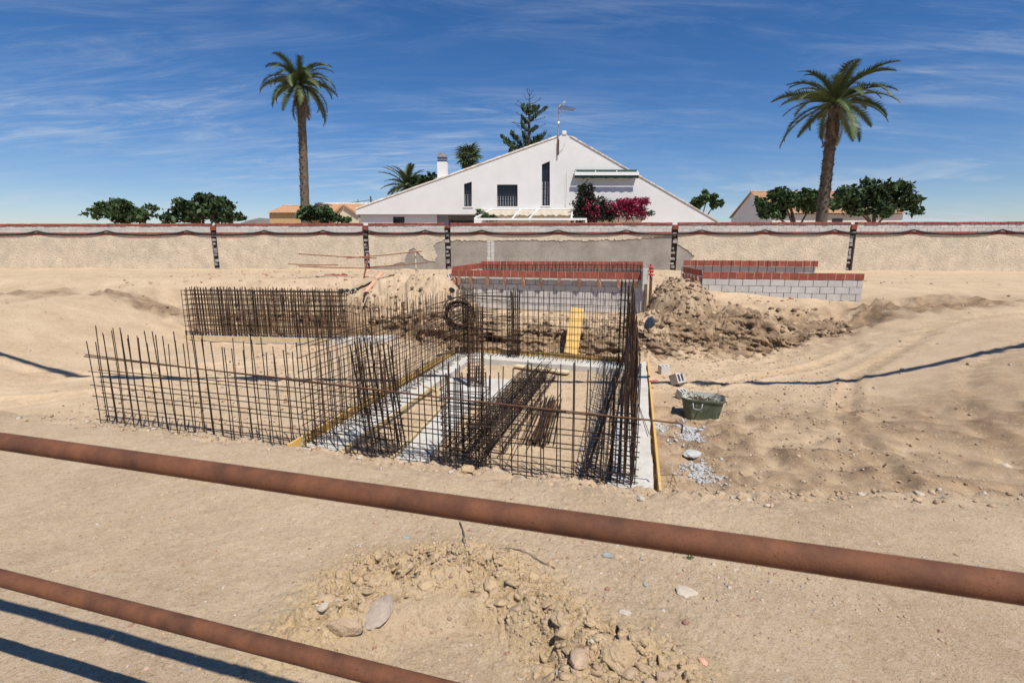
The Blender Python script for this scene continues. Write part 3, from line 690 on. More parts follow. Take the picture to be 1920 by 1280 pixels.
footing('square concrete pad around the tied column near the far left corner', [V2(-1.30,9.78), V2(0.00,9.60), V2(-0.24,8.36), V2(-1.25,8.48)], ZB-0.022)
footing('footing strip of the neighbouring cell under the dense dark mesh', [V2(-9.2,14.1), V2(-4.9,13.55), V2(-3.3,14.0), V2(-3.3,14.4), V2(-4.9,14.1), V2(-9.2,14.65)])
footing('front footing strip hidden behind the soil edge under the front mesh', [V2(-6.0,7.15), V2(1.02,5.03), V2(0.98,4.75), V2(-6.1,6.85)], ZB-0.05)
def fboard(label, a, b, wd, ht, z, m='formboard'):
    o = MB().beam(Vector((a[0],a[1],z)), Vector((b[0],b[1],z)), wd, ht).build('formwork_board', M[m]); setp(o, label, 'board', 'yellow formwork boards'); soften(o, .003); return o
fboard('long orange formwork board along the outer foot of the left mesh', Lo0 - inl*0.1 + V2(-.03,0), Lo1 + V2(-.03,.05), 0.03, 0.20, ZB+0.02)
fboard('orange formwork board behind the foot of the tall rear mesh', (-1.28,12.15), (2.66,10.90), 0.03, 0.16, ZB+0.03)
fboard('yellow formwork board edging the right footing beside the loose soil', (1.545,4.85), (3.05,11.1), 0.03, 0.16, ZB-0.055)
fboard('thin yellow lath along the inner edge of the left footing', Lin0 - inl*0.1 + V2(.03,0), lerp(Lin0, Lin1, 0.55) + V2(.03,0), 0.03, 0.06, ZB-0.02, 'lath')
fboard('thin yellow lath along the left edge of the inner strip', (-1.53,5.62), (-1.08,8.3), 0.035, 0.06, ZB-0.03, 'lath')
fboard('short yellow lath across the corner of the column pad', (-1.62,9.0), (-1.33,8.7), 0.035, 0.06, ZB-0.0, 'lath')
fboard('yellow lath edging the footing of the neighbouring cell', (-9.2,13.98), (-4.9,13.45), 0.03, 0.12, ZB, 'lath')
# leaning yellow panel
p0 = atz(1071, 664, -1.0); p0 = Vector((p0.x, 12.45 - 0.32*p0.x, -1.05))
o = MB().beam(Vector((1.42,11.95,-1.02)), Vector((1.66,12.75,-0.02)), 0.33, 0.028, Vector((0,-1,0.6))).build('leaning_board', M['formboard'])
setp(o, 'yellow formwork board leaning on the bank behind the rear mesh', 'board'); soften(o, .003)
o = MB().beam(atz(966,685,-1.06)+Vector((0,0,.0)), atz(1066,698,-1.06), 0.20, 0.04).build('plank', M['palewood']); setp(o, 'pale wooden plank lying flat on the pit floor near the far footing', 'plank'); soften(o, .004)

# ------------------------------------------------------------------ rebar
def mesh_panel(label, a, b, z0, ztop, sp, rows, layers, r=0.006, lean=(0,0), jtop=0.05, ext=0.0, mats=('rebar','rebar','rust'), pair=0.05):
    a = Vector((a[0],a[1],0)); b = Vector((b[0],b[1],0)); d = (b-a).normalized(); nrm = Vector((-d.y, d.x, 0)); L = (b-a).length
    t = thing('rebar_mesh', label, 'rebar mesh', (a+b)/2 + Vector((0,0,z0)), 'upright rebar meshes of the pit')
    lean = Vector((lean[0], lean[1], 0))
    for li, off in enumerate(layers):
        n = int(L/sp); ph = (0.3*sp + pair) if li else 0.3*sp
        for k in range(n+1):
            s = k*sp + ph + random.uniform(-.02,.02)
            if s > L: continue
            p = a + d*s + nrm*off; zt = (ztop(s/L) if callable(ztop) else ztop) + random.uniform(-jtop, jtop)
            h = zt-z0; tl = lean*h + d*random.uniform(-.025,.025) + nrm*random.uniform(-.02,.02)
            bar('bar', p + Vector((0,0,z0)), p + tl + Vector((0,0,zt)), r*random.uniform(.9,1.1), M[random.choice(mats)], t)
        for z in rows:
            j = random.uniform(-.015,.015)
            h = z-z0
            bar('bar', a - d*ext + nrm*(off+r*2*(1 if off>0 else -1)) + lean*h + Vector((0,0,z+j)), b + d*ext*0.2 + nrm*(off+r*2*(1 if off>0 else -1)) + lean*h + Vector((0,0,z+j+random.uniform(-.01,.01))), r*random.uniform(.85,1.05), M[random.choice(mats)], t)
    return t
FA = V2(-6.2, 7.28); FB = V2(1.36, 5.08)
front = mesh_panel('front double rebar mesh nearest the soil edge, thin tall bars', FA, FB, -1.05, lambda u: 0.30 + 0.04*math.sin(u*7), 0.165, (-.25,-.44,-.63,-.82,-.97), (-0.055, 0.055), 0.0064, jtop=0.12, pair=0.022, mats=('rebar','rebar','rebar','rebar','rust'))
# heavy top bar, its end bent down on the right
td = (FB-FA).normalized(); tn = V2(-td.y, td.x)
e0 = FA + tn*-0.09 + Vector((0,0,-0.02)); e1 = FB + td*0.38 + tn*-0.09 + Vector((0,0,-0.195))
tb = MB().tube([e0, lerp(e0,e1,.4)+Vector((0,0,.01)), lerp(e0,e1,.7)-Vector((0,0,.012)), e1, e1+Vector((.03,0,-.012)), e1+Vector((.02,-.02,-.10))], 0.009, 8).build('top_bar', M['rust'], front, True)
tb['label'] = 'thick rusty top bar bent down at its end'
e0b = e0 + Vector((0,.03,0.02)); e1b = lerp(e0,e1,.86) + Vector((0,.03,-.03))
MB().tube([e0b, lerp(e0b,e1b,.5)+Vector((0,0,-.012)), e1b], 0.008, 8).build('top_bar', M['rebar'], front, True)
left = mesh_panel('long left double rebar mesh with yellow board at its foot', Lo0 - inl*0.06 + V2(.10,0), Lo1 + V2(.10,-.06), -1.02, lambda u: 0.62 - 0.10*u, 0.135, (-.90,-.72,-.54,-.36,-.18,0.0,0.18,0.33), (-0.10, 0.07), 0.0056, mats=('rebar','rust','rust'))
rear = mesh_panel('tall rear rebar mesh in front of the grey block wall', V2(-1.18,12.0), V2(2.55,10.78), -1.02, lambda u: 0.56, 0.125, (-.88,-.72,-.56,-.40,-.24,-.08,.08,.24,.38), (-0.07, 0.08), 0.0056)
right = mesh_panel('right rebar mesh seen edge on beside the pale footing', V2(1.30,5.20), V2(2.52,10.75), -1.02, lambda u: 0.46+.30*u, 0.13, (-.9,-.74,-.58,-.42,-.26,-.10,.06,.22,.38), (-0.035, 0.05), 0.0066)
lean = mesh_panel('inner rebar mesh tilted against the right edge mesh', V2(0.80,5.30), V2(2.22,10.3), -1.02, lambda u: 0.10-.55*u, 0.16, (-.94,-.85,-.76,-.67,-.58,-.5), (0.0,), 0.0058, lean=(0.30, 0.0), mats=('rebar','rebar','rebar','rust'))
nb = mesh_panel('dense dark rebar mesh of the neighbouring cell at the left edge', V2(-9.2,14.3), V2(-4.55,13.75), -1.02, 0.36, 0.085, (-.85,-.7,-.55,-.40,-.25,-.1,.05,.18,.29), (-0.18, -0.06, 0.06, 0.18), 0.0085)
nb2 = mesh_panel('rear rebar mesh of the left cell before the soil bank', V2(-4.8,14.15), V2(-1.35,12.3), -1.02, lambda u: 0.05+0.42*u, 0.14, (-.85,-.6,-.35,-.1), (-0.04,), 0.0055, mats=('rust','rust','rebar'))
# feet: little ends of the mesh bars bent out over the footing
def feet(parent, a, b, nrm, n, z=-0.985):
    mb = MB()
    for k in range(n):
        p = lerp(a, b, (k+random.random()*.6)/n) + Vector((0,0,z)); L = random.uniform(.10,.2)
        mb.tube([p + Vector((0,0,.08)), p + Vector((0,0,.01)), p + nrm*L + Vector((random.uniform(-.03,.03),0,.0))], 0.006, 5)
    o = mb.build('bent_feet', M['rebar'], parent); o['kind'] = 'stuff'
ln = Vector((inl.y,-inl.x,0)).normalized()
feet(left, Lo0 + V2(.16,0), Lo1 + V2(.16,-.1), ln, 55); 
rd = (V2(2.55,10.78)-V2(-1.18,12.0)); rn = Vector((rd.y,-rd.x,0)).normalized()
feet(rear, V2(-1.15,11.92), V2(2.5,10.72), rn, 42)
feet(lean, V2(0.92,5.3), V2(2.2,10.3), Vector((-.95,.2,0)), 50, -1.0)

def column(label, c, a, b, rot, z0, zt, nx, ny, sp, r=0.008, rs=0.0045, m='rebar', jt=0.06, lean=(0,0), smax=None):
    t = thing('column_cage', label, 'rebar cage', (c[0],c[1],z0), 'tied rebar column cages')
    cr, sr = math.cos(rot), math.sin(rot)
    pos = []
    for i in range(nx):
        for j in range(ny):
            if i in (0,nx-1) or j in (0,ny-1): pos.append((-a/2+a*i/(nx-1), -b/2+b*j/(ny-1)))
    for (x,y) in pos:
        X = c[0]+x*cr-y*sr; Y = c[1]+x*sr+y*cr; zz = zt+random.uniform(-jt,jt); h = zz-z0
        bar('bar', (X,Y,z0), (X+lean[0]*h+random.uniform(-.015,.015), Y+lean[1]*h, zz), r*random.uniform(.9,1.1), M[random.choice((m,m,'rust'))], t)
    lm = loop_mesh('stirrup', a+2*r+.01, b+2*r+.01, rs, M[m])
    z = z0+0.04; zs = smax if smax is not None else zt-0.12
    while z < zs:
        h = z-z0
        o = link('stirrup', lm, (c[0]+lean[0]*h, c[1]+lean[1]*h, z), t); o.rotation_euler = (random.uniform(-.05,.05), random.uniform(-.06,.06), rot); z += sp*random.uniform(.85,1.15)
    return t
frot = math.atan2(td.y, td.x)
column('wide tied column cage rising out of the front mesh, many tall bars', (-0.55, 5.72), 0.50, 0.24, frot, -1.04, 0.13, 7, 3, 0.075, 0.0085, 0.0055, smax=-0.05)
column('dark tied column cage between front and left meshes, splayed at its foot', (-1.62, 6.20), 0.38, 0.30, frot, -1.03, 0.36, 5, 4, 0.085, 0.0095, 0.005, lean=(-.10,0))
column('slim tall column cage standing on the square concrete pad', (-0.68, 9.2), 0.26, 0.26, 0.25, -1.02, 0.50, 4, 4, 0.07, 0.009, 0.005, 'rust', lean=(0.0,0.0))
column('column cage built into the rear mesh, cluster of tall bars', (0.05, 11.55), 0.2, 0.25, frot, -1.0, 0.56, 5, 3, 0.09, 0.008, 0.0045)
column('column cage at the corner where left and rear meshes meet', (-1.05, 11.9), 0.30, 0.30, frot, -1.0, 0.58, 5, 4, 0.09, 0.008, 0.005)
column('column cage at the far right corner of the pit', (2.42, 10.68), 0.24, 0.24, frot, -1.0, 0.80, 4, 4, 0.09, 0.010, 0.005)
column('column cage at the near right corner by the soil edge', (1.22, 5.28), 0.22, 0.22, frot, -1.03, 0.15, 4, 3, 0.10, 0.009, 0.005)

# corner bars curving between the left and rear mesh (bent bars tied round the corner)
cb = thing('corner_bars', 'bent bars curving round the far left corner of the meshes', 'rebar', (-1.1, 11.6, -0.6))
for k in range(22):
    z = random.uniform(-0.65, 0.42); c0 = Vector((-1.12+random.uniform(-.06,.06), 12.0+random.uniform(-.08,.08), z))
    a_ = lerp(Lo1, Lo0, random.uniform(.2,.34)) + V2(random.uniform(-.02,.2),0) + Vector((0,0,z+random.uniform(-.12,.12)))
    b_ = Vector((-1.18,12.0,0)) + rd*random.uniform(.18,.34) + Vector((0,random.uniform(-.1,.1),z+random.uniform(-.1,.1)))
    MB().tube([a_, lerp(a_,c0,.8), lerp(c0, (a_+b_)/2, .12), lerp(b_,c0,.8), b_], 0.007, 6).build('bar', M['rebar'], cb, True)

co_ = thing('wire_coil', 'loose coil of dark wire hung in the far left corner of the meshes', 'wire coil', (-1.2, 11.62, -0.35))
for k in range(9):
    r0 = random.uniform(.24,.34); cx0 = -1.22+random.uniform(-.05,.05); cz0 = -0.02+random.uniform(-.05,.05); yy = 11.6+.012*k; sq = random.uniform(.85,1.1)
    MB().tube([(cx0+r0*math.cos(a), yy+.03*math.sin(a*2+k), cz0+r0*sq*math.sin(a)) for a in [2*PI*q/20 for q in range(21)]], .013, 5, False).build('loop', M['rebar'], co_, True)
# beam cages stacked on the floor
st = loop_mesh('stirrup', 0.20, 0.16, 0.0045, M['rebar'])
B0 = Vector((-0.52,5.9,-1.09)); B1 = Vector((0.60,10.05,-1.09)); bd = (B1-B0).normalized(); bs = Vector((bd.y,-bd.x,0))
cage_labels = ['rebar beam cage in the floor stack, along its left edge', 'rebar beam cage in the middle of the floor stack', 'rebar beam cage along the right edge of the floor stack', 'rebar beam cage lying on top of the floor stack, left', 'rebar beam cage lying on top of the floor stack, right']
for k, (off, zz, s0, s1) in enumerate([(-.24,.0,.02,.96),(0,.0,0,1.0),(.24,.0,.05,1.02),(-.12,.17,.1,.93),(.13,.17,-.03,.98)]):
    a_ = lerp(B0,B1,s0) + bs*off + Vector((0,0,zz)); b_ = lerp(B0,B1,s1) + bs*(off+random.uniform(-.04,.04)) + Vector((0,0,zz))
    t = thing('beam_cage', cage_labels[k], 'rebar cage', (a_+b_)/2, 'beam cages stacked on the pit floor')
    for sx in (-.095, .095):
        for sz in (.015, .165):
            j = Vector((random.uniform(-.01,.01),random.uniform(-.15,.15),random.uniform(-.004,.01)))
            bar('bar', a_ + bs*sx + Vector((0,0,sz)) + j, b_ + bs*sx + Vector((0,0,sz)) + j, 0.0075, M[random.choice(('rebar','rust','rebar'))], t)
    n = 30
    for i in range(n):
        p = lerp(a_, b_, (i+.5+random.uniform(-.3,.3))/n) + Vector((0,0,.09))
        o = link('stirrup', st, p, t); o.rotation_mode = 'QUATERNION'
        o.rotation_quaternion = bd.to_track_quat('Z','Y') @ Quaternion((1,0,0), random.uniform(-.45,.45)) @ Quaternion((0,0,1), random.uniform(-.12,.12))
# bundle of loose straight bars
G0 = atz(1005, 832, -1.09); G1 = atz(1032, 752, -1.09); gd = (G1-G0).normalized(); gs = Vector((gd.y,-gd.x,0))
t = thing('bar_bundle', 'small bundle of loose straight rusty bars lying right of the cages', 'rebar bundle', (G0+G1)/2)
for k in range(46):
    off = random.gauss(0,.075); zz = .01 + .075*random.random()*max(0,1-abs(off)/.2); tw = random.gauss(0,.03); s = random.uniform(-.1,.1)
    bar('bar', G0 + gs*(off-tw) + gd*s + Vector((0,0,zz)), G1 + gs*(off+tw) + gd*(s+random.uniform(-.1,.1)) + Vector((0,0,zz)), 0.007, M[random.choice(('rebar','rust'))], t)
for k, (dx, l0, l1) in enumerate(((-.28,-.9,.5),(-.20,-.6,.9),(.16,-.3,1.1))):
    bar('bar', G0 + gs*dx*.4 + gd*l0 + gs*-.15 + Vector((0,0,.03)), G1 + gs*dx + gd*(l1-.6) + Vector((0,0,.06)), 0.005, M['rust'], t)

# ------------------------------------------------------------------ things on the soil to the right
def rock_mesh(seed, sub=2, rough=0.35, flat=0.6):
    """an angular lump: hull of random points, chamfered, then roughened"""
    r = np.random.default_rng(seed)
    bm = bmesh.new()
    n = 13 if sub < 2 else (17 if sub == 2 else 34)
    P = r.normal(size=(n, 3)); P /= np.linalg.norm(P, axis=1)[:, None]; P *= r.uniform(.8 if sub < 3 else .9, 1.06, n)[:, None]
    for p in P: bm.verts.new(p)
    ret = bmesh.ops.convex_hull(bm, input=bm.verts[:])
    bmesh.ops.delete(bm, geom=[v for v in bm.verts if not v.link_faces], context='VERTS')
    if sub > 1:
        bmesh.ops.bevel(bm, geom=bm.edges[:], offset=.10 if sub == 2 else .05, segments=1, affect='EDGES', clamp_overlap=True)
        bmesh.ops.triangulate(bm, faces=bm.faces[:])
        if sub > 2:
            bmesh.ops.subdivide_edges(bm, edges=bm.edges[:], cuts=2, use_grid_fill=True, smooth=0.5); bmesh.ops.triangulate(bm, faces=bm.faces[:])
        co = np.array([v.co[:] for v in bm.verts]); k = 1 + rough*.42*(fbm(co[:,0]*2.4+co[:,2]*1.3, co[:,1]*2.4-co[:,2], seed, 4))
        for v, q in zip(bm.verts, k): v.co *= q
    for v in bm.verts: v.co.z *= flat
    bmesh.ops.recalc_face_normals(bm, faces=bm.faces[:])
    me = bpy.data.meshes.new('stone'); bm.to_mesh(me); bm.free(); return me
def stone(label, px, py, wpx, m, zz=None, seed=0, flat=0.6, asp=0.8, rot=0.0, sink=0.25, name='stone', cat='stone', sub=3, rough=.5):
    p = atz(px, py, 0.0 if zz is None else zz); 
    dep = p.y*cP - (p.z-EYE)*sP
    s = wpx/2*dep/FPX
    me = rock_mesh(seed, sub, 1.25 if m in ('claylump', 'soil_lump') else rough, flat); me.materials.append(M[m]); g_ = gz(p.x, p.y)
    o = link(name, me, (p.x, p.y, g_ + s*flat*(1-2*sink)*0.5)); o.scale = (s, s*asp, s); o.rotation_euler = (random.uniform(-.15,.15), random.uniform(-.15,.15), rot)
    setp(o, label, cat, 'stones and clods on the soil'); return o
stone('large flat grey-brown stone bedded in the yellow clay ridge', 712, 1150, 48, 'stone_brown', seed=3, flat=.35, asp=1.75, rot=-.25, sink=.35)
stone('long reddish clod arching over a dark hollow just above the lower pipe', 648, 1190, 78, 'soil_lump', seed=33, flat=.5, asp=.36, rot=.16, sink=.1)
stone('pale angular stone above the lower pipe at the left edge', 610, 1167, 22, 'stone_pale', seed=4, flat=.6, asp=1.2, rot=-.5, sink=.1)
stone('big tan clod at the bottom edge, left of two', 1088, 1258, 46, 'stone_tan', seed=5, flat=.6, asp=1.25, sink=.15)
stone('big yellow clay clod at the bottom edge, split on its side', 1160, 1258, 66, 'claylump', seed=6, flat=.5, asp=1.0, rot=.5, sink=.2)
stone('upper yellow clay clod right of the split clod', 1195, 1238, 44, 'claylump', seed=26, flat=.5, asp=.9, rot=-.5, sink=.2)
stone('broad pale stone sunk flat in the soil right of the ridge', 1289, 1110, 44, 'stone_pale', seed=7, flat=.22, asp=.8, sink=.4)
stone('reddish brown pebble standing alone right of the ridge', 1285, 1171, 15, 'stone_red', seed=8, flat=.8, sink=.1)
stone('grey-brown pebble above the reddish clay shard', 1256, 1212, 15, 'stone_tan', seed=9, flat=.8, sink=.1)
p = atz(1300, 838, -1.0)
me = rock_mesh(77, 3, .8, .35); me.materials.append(M['crumb']); o = link('concrete_lump', me, (p.x, p.y, gz(p.x,p.y)+.03)); o.scale = (.16,.11,.13); o.rotation_euler = (.1,.1,.5)
setp(o, 'broken flat lump of spilled concrete on the brown soil at the right', 'concrete lump')
stone('orange brick shard at the right bottom edge', 1317, 1252, 14, 'clay_piece', seed=10, flat=.5, asp=1.6, rot=.5, sink=.1)
stone('slate grey flat stone just under the upper pipe', 1140, 1040, 25, 'stone_green', seed=11, flat=.25, asp=.6, sink=.35)
stone('tan stone beside the slate grey flat stone', 1160, 1043, 17, 'stone_tan', seed=12, flat=.4, asp=.6)
stone('pale green pebble left of the twig, under the pipe', 762, 1007, 17, 'stone_green', seed=13, flat=.4, asp=.6)
stone('yellow clay lump above the large flat stone', 706, 1075, 60, 'claylump', seed=14, flat=.45, asp=.8, rot=.3, sink=.3)
stone('small tan stone left of the flat stone', 638, 1088, 15, 'stone_tan', seed=15, flat=.6, asp=1.5)
stone('brown pebble on the right arm of the clay ridge', 934, 1060, 14, 'stone_red', seed=16, flat=.6)
stone('tan clod in the ridge right of the dark crack', 920, 1110, 32, 'claylump', seed=17, flat=.5, asp=1.1, sink=.25)
stone('flat pale stone near the middle of the right soil', 1172, 1150, 26, 'stone_pale', seed=18, flat=.35, sink=.3)
stone('small brown stone below the slate grey stone', 1139, 1104, 11, 'stone_red', seed=19, flat=.8, sink=.05)
stone('grey green pebble at the far right below the pipe', 1211, 1094, 12, 'stone_green', seed=20, flat=.5)
stone('white pebble above the upper pipe near the mesh corner', 1203, 937, 15, 'stone_pale', seed=21, flat=.8, sink=.05)
stone('curled dark chip above the upper pipe', 762, 908, 11, 'stone_tan', seed=22, flat=.5, sink=.0)
stone('yellow clay lump on the soil edge before the cages', 876, 870, 26, 'claylump', seed=23, flat=.6, sink=.2)
stone('tan clod on the soil edge below the front mesh', 1043, 884, 18, 'stone_tan', seed=24, flat=.6, sink=.2)
stone('brown clod on the soil edge near the tilted mesh', 1098, 895, 22, 'stone_tan', seed=25, flat=.6, sink=.2)
stone('rounded white stone at the foot of the splayed cage', 705, 836, 14, 'stone_pale', seed=27, flat=.7, sink=.1)
stone('small stone left edge beside the pale angular stone', 632, 1143, 13, 'stone_grey', seed=28, flat=.7, sink=.1)

def scatter(name, n, fn_xy, smin, smax, mats, sub=1, flat=0.65, seed=1, up=0.15, tilt=0.12, power=2.2):
    r = np.random.default_rng(seed)
    XY = fn_xy(r, n); z = ground(XY[:,0], XY[:,1])[0]
    base = []
    for k in range(5):
        me = rock_mesh(100+seed*10+k, sub, .5, flat); v = np.empty(len(me.vertices)*3); me.vertices.foreach_get('co', v); base.append((v.reshape(-1,3), np.array([p.vertices[:] for p in me.polygons if len(p.vertices) == 3]))); bpy.data.meshes.remove(me)
    Vs = []; Fs = []; Mi = []; off = 0
    sc = smin*(smax/smin)**(r.random(n)**power); rot = r.random(n)*6.283; mi = r.integers(0, len(mats), n)
    for i in range(n):
        v, f = base[i % 5]; c, s = math.cos(rot[i]), math.sin(rot[i])
        q = v*sc[i]*np.array([1, r.uniform(.6,1), r.uniform(.7,1.1)]); tl, tm = r.normal(0, tilt), r.normal(0, tilt); q = np.stack([q[:,0], q[:,1]*math.cos(tl)-q[:,2]*math.sin(tl), q[:,1]*math.sin(tl)+q[:,2]*math.cos(tl)], -1); q = np.stack([q[:,0]*math.cos(tm)+q[:,2]*math.sin(tm), q[:,1], -q[:,0]*math.sin(tm)+q[:,2]*math.cos(tm)], -1)
        Vs.append(np.stack([q[:,0]*c-q[:,1]*s+XY[i,0], q[:,0]*s+q[:,1]*c+XY[i,1], q[:,2]+z[i]+sc[i]*up], -1)); Fs.append(f+off); off += len(v); Mi.append(np.full(len(f), mi[i]))
    Vs = np.concatenate(Vs); Fs = np.concatenate(Fs); Mi = np.concatenate(Mi)
    me = bpy.data.meshes.new(name); me.vertices.add(len(Vs)); me.vertices.foreach_set('co', Vs.astype(np.float32).ravel())
    me.loops.add(Fs.size); me.loops.foreach_set('vertex_index', Fs.astype(np.int32).ravel()); me.polygons.add(len(Fs)); me.polygons.foreach_set('loop_start', np.arange(0, Fs.size, 3, dtype=np.int32))
    for m_ in mats: me.materials.append(M[m_])
    me.polygons.foreach_set('material_index', Mi.astype(np.int32)); me.update(calc_edges=True)
    o = bpy.data.objects.new(name, me); COL.objects.link(o); o['kind'] = 'stuff'; return o
def near_xy(r, n):
    a = np.radians(r.uniform(-46, 46, n)); d = 1.1 + 3.6*r.random(n)**1.3
    x = d*np.sin(a); y = d*np.cos(a); k = y < np.clip(3.47-.27*x, 3.14, 5.6); return np.stack([x,y],-1)[k] if k.sum() == n else np.where(k[:,None], np.stack([x,y],-1), np.stack([x*.5, np.minimum(y*.5,2.5)+.4],-1))
scatter('pebbles', 6500, near_xy, 0.0022, 0.017, ['soil_lump','soil_lump','stone_pale','stone_tan','stone_brown','stone_red','claylump','soil_lump'], 1, seed=1, up=-.1)
scatter('embedded_stones', 420, near_xy, 0.008, 0.030, ['stone_tan','stone_brown','soil_lump','stone_pale','stone_red','stone_tan','stone_green'], 2, flat=.5, seed=14, up=-.32, tilt=.25, power=1.8)
def ridge_xy(r, n):
    seg = r.integers(1, len(RIDGE)-1, n); t_ = r.random(n); P = np.array(RIDGE); p = P[seg]*(1-t_)[:,None] + P[np.minimum(seg+1,len(P)-1)]*t_[:,None]
    return p + r.normal(0, .10, (n,2))
scatter('clods', 2600, ridge_xy, 0.003, 0.018, ['claylump','claylump','soil_lump'], 1, seed=2, up=0.05)
scatter('clay_chunks', 760, lambda r, n: ridge_xy(r, n), 0.014, 0.050, ['claylump','claylump','soil_lump'], 2, flat=.5, seed=12, up=-.24, tilt=.42, power=1.5)
def lip_xy(r, n):
    x = r.uniform(-4.5, 4.5, n); return np.stack([x, np.clip(3.47-.27*x, 3.14, 5.6) + r.normal(0,.10,n)], -1)
scatter('lip_crumbs', 1500, lip_xy, 0.005, 0.038, ['soil_lump','soil_lump','claylump','stone_tan','stone_pale'], 1, seed=3)
def bank_xy(r, n):
    x = r.uniform(-9, 9, n); yt = np.interp(x, [-12,-8,-5,-3.2,-1.6,0,3,5,9,14], [15.2,15.2,15.1,14.4,13.2,12.9,12.25,12.4,12.8,13]); return np.stack([x, yt + r.gamma(2.0,.55,n)-.3], -1)
scatter('bank_rubble', 7000, bank_xy, 0.012, 0.12, ['dark_lump','dark_lump','dark_lump','soil_lump','stone_tan'], 1, seed=4, up=.0, power=2.9, tilt=.3)
def side_xy(r, n):
    y = r.uniform(4.2, 13, n); return np.stack([1.75 + 0.245*(y-5.3) + r.random(n)*3.6 + .1, y], -1)
scatter('side_rubble', 4200, side_xy, 0.006, 0.036, ['soil_lump','dark_lump','soil_lump','dark_lump','stone_tan','stone_pale'], 1, seed=5)
def floor_xy(r, n):
    u = r.random(n); v = r.random(n); y = 5.2+u*5.8; x0 = -2.2+(y-6.3)*.25; return np.stack([x0 + v*(3.2), y - .25*v*3], -1)
scatter('floor_gravel', 5200, floor_xy, 0.006, 0.02, ['soil_lump','stone_pale','stone_tan','soil_lump'], 1, seed=6)
def leftfloor_xy(r, n):
    y = r.uniform(7, 14, n); return np.stack([-2.8 + (y-6.6)*.25 - r.random(n)*5, y], -1)
scatter('cell_gravel', 2600, leftfloor_xy, 0.01, 0.05, ['soil_lump','dark_lump','stone_pale','stone_tan'], 1, seed=7)
def far_xy(r, n):
    return np.stack([r.uniform(-14, 14, n), r.uniform(17.5, 26.5, n)], -1)
scatter('far_rubble', 1500, far_xy, 0.02, 0.09, ['soil_lump','stone_pale','clay_piece','stone_tan'], 1, seed=8)
def pile_xy(r, n):
    a = r.random(n)*6.283; d = np.sqrt(r.random(n))*1.0; return np.stack([5.0+d*np.cos(a), 14.9+d*np.sin(a)*1.1], -1)
def field_xy(r, n):
    return np.stack([r.uniform(-19, 19, n), 4.5 + 21*r.random(n)**1.6], -1)
scatter('field_stones', 4200, field_xy, 0.008, 0.07, ['soil_lump','dark_lump','soil_lump','stone_pale','stone_tan','stone_brown'], 1, seed=13, up=-.1, tilt=.3, power=3.0)
scatter('heap_lumps', 700, pile_xy, 0.015, 0.11, ['dark_lump','soil_lump'], 1, seed=9)
def crumbs_at(px, py, rx, ry, z):
    c = atz(px, py, z)
    def f(r, n): 
        a = r.random(n)*6.283; d = np.abs(r.normal(0, .55, n))*(1+.4*np.sin(3*a+px)); return np.stack([c.x+rx*d*np.cos(a), c.y+ry*d*np.sin(a)], -1)
    return f
M['crumb2'] = M['crumb']
for i, (px, py, rx, ry) in enumerate(((1232,788,.13,.3),(1290,795,.22,.22),(1298,812,.16,.18),(1312,868,.26,.42))):
    scatter('concrete_spill', 1000, crumbs_at(px, py, rx, ry, -1.0), 0.005, 0.042, ['crumb'], 1, flat=.7, seed=20+i, up=.2, tilt=.4, power=2.6)

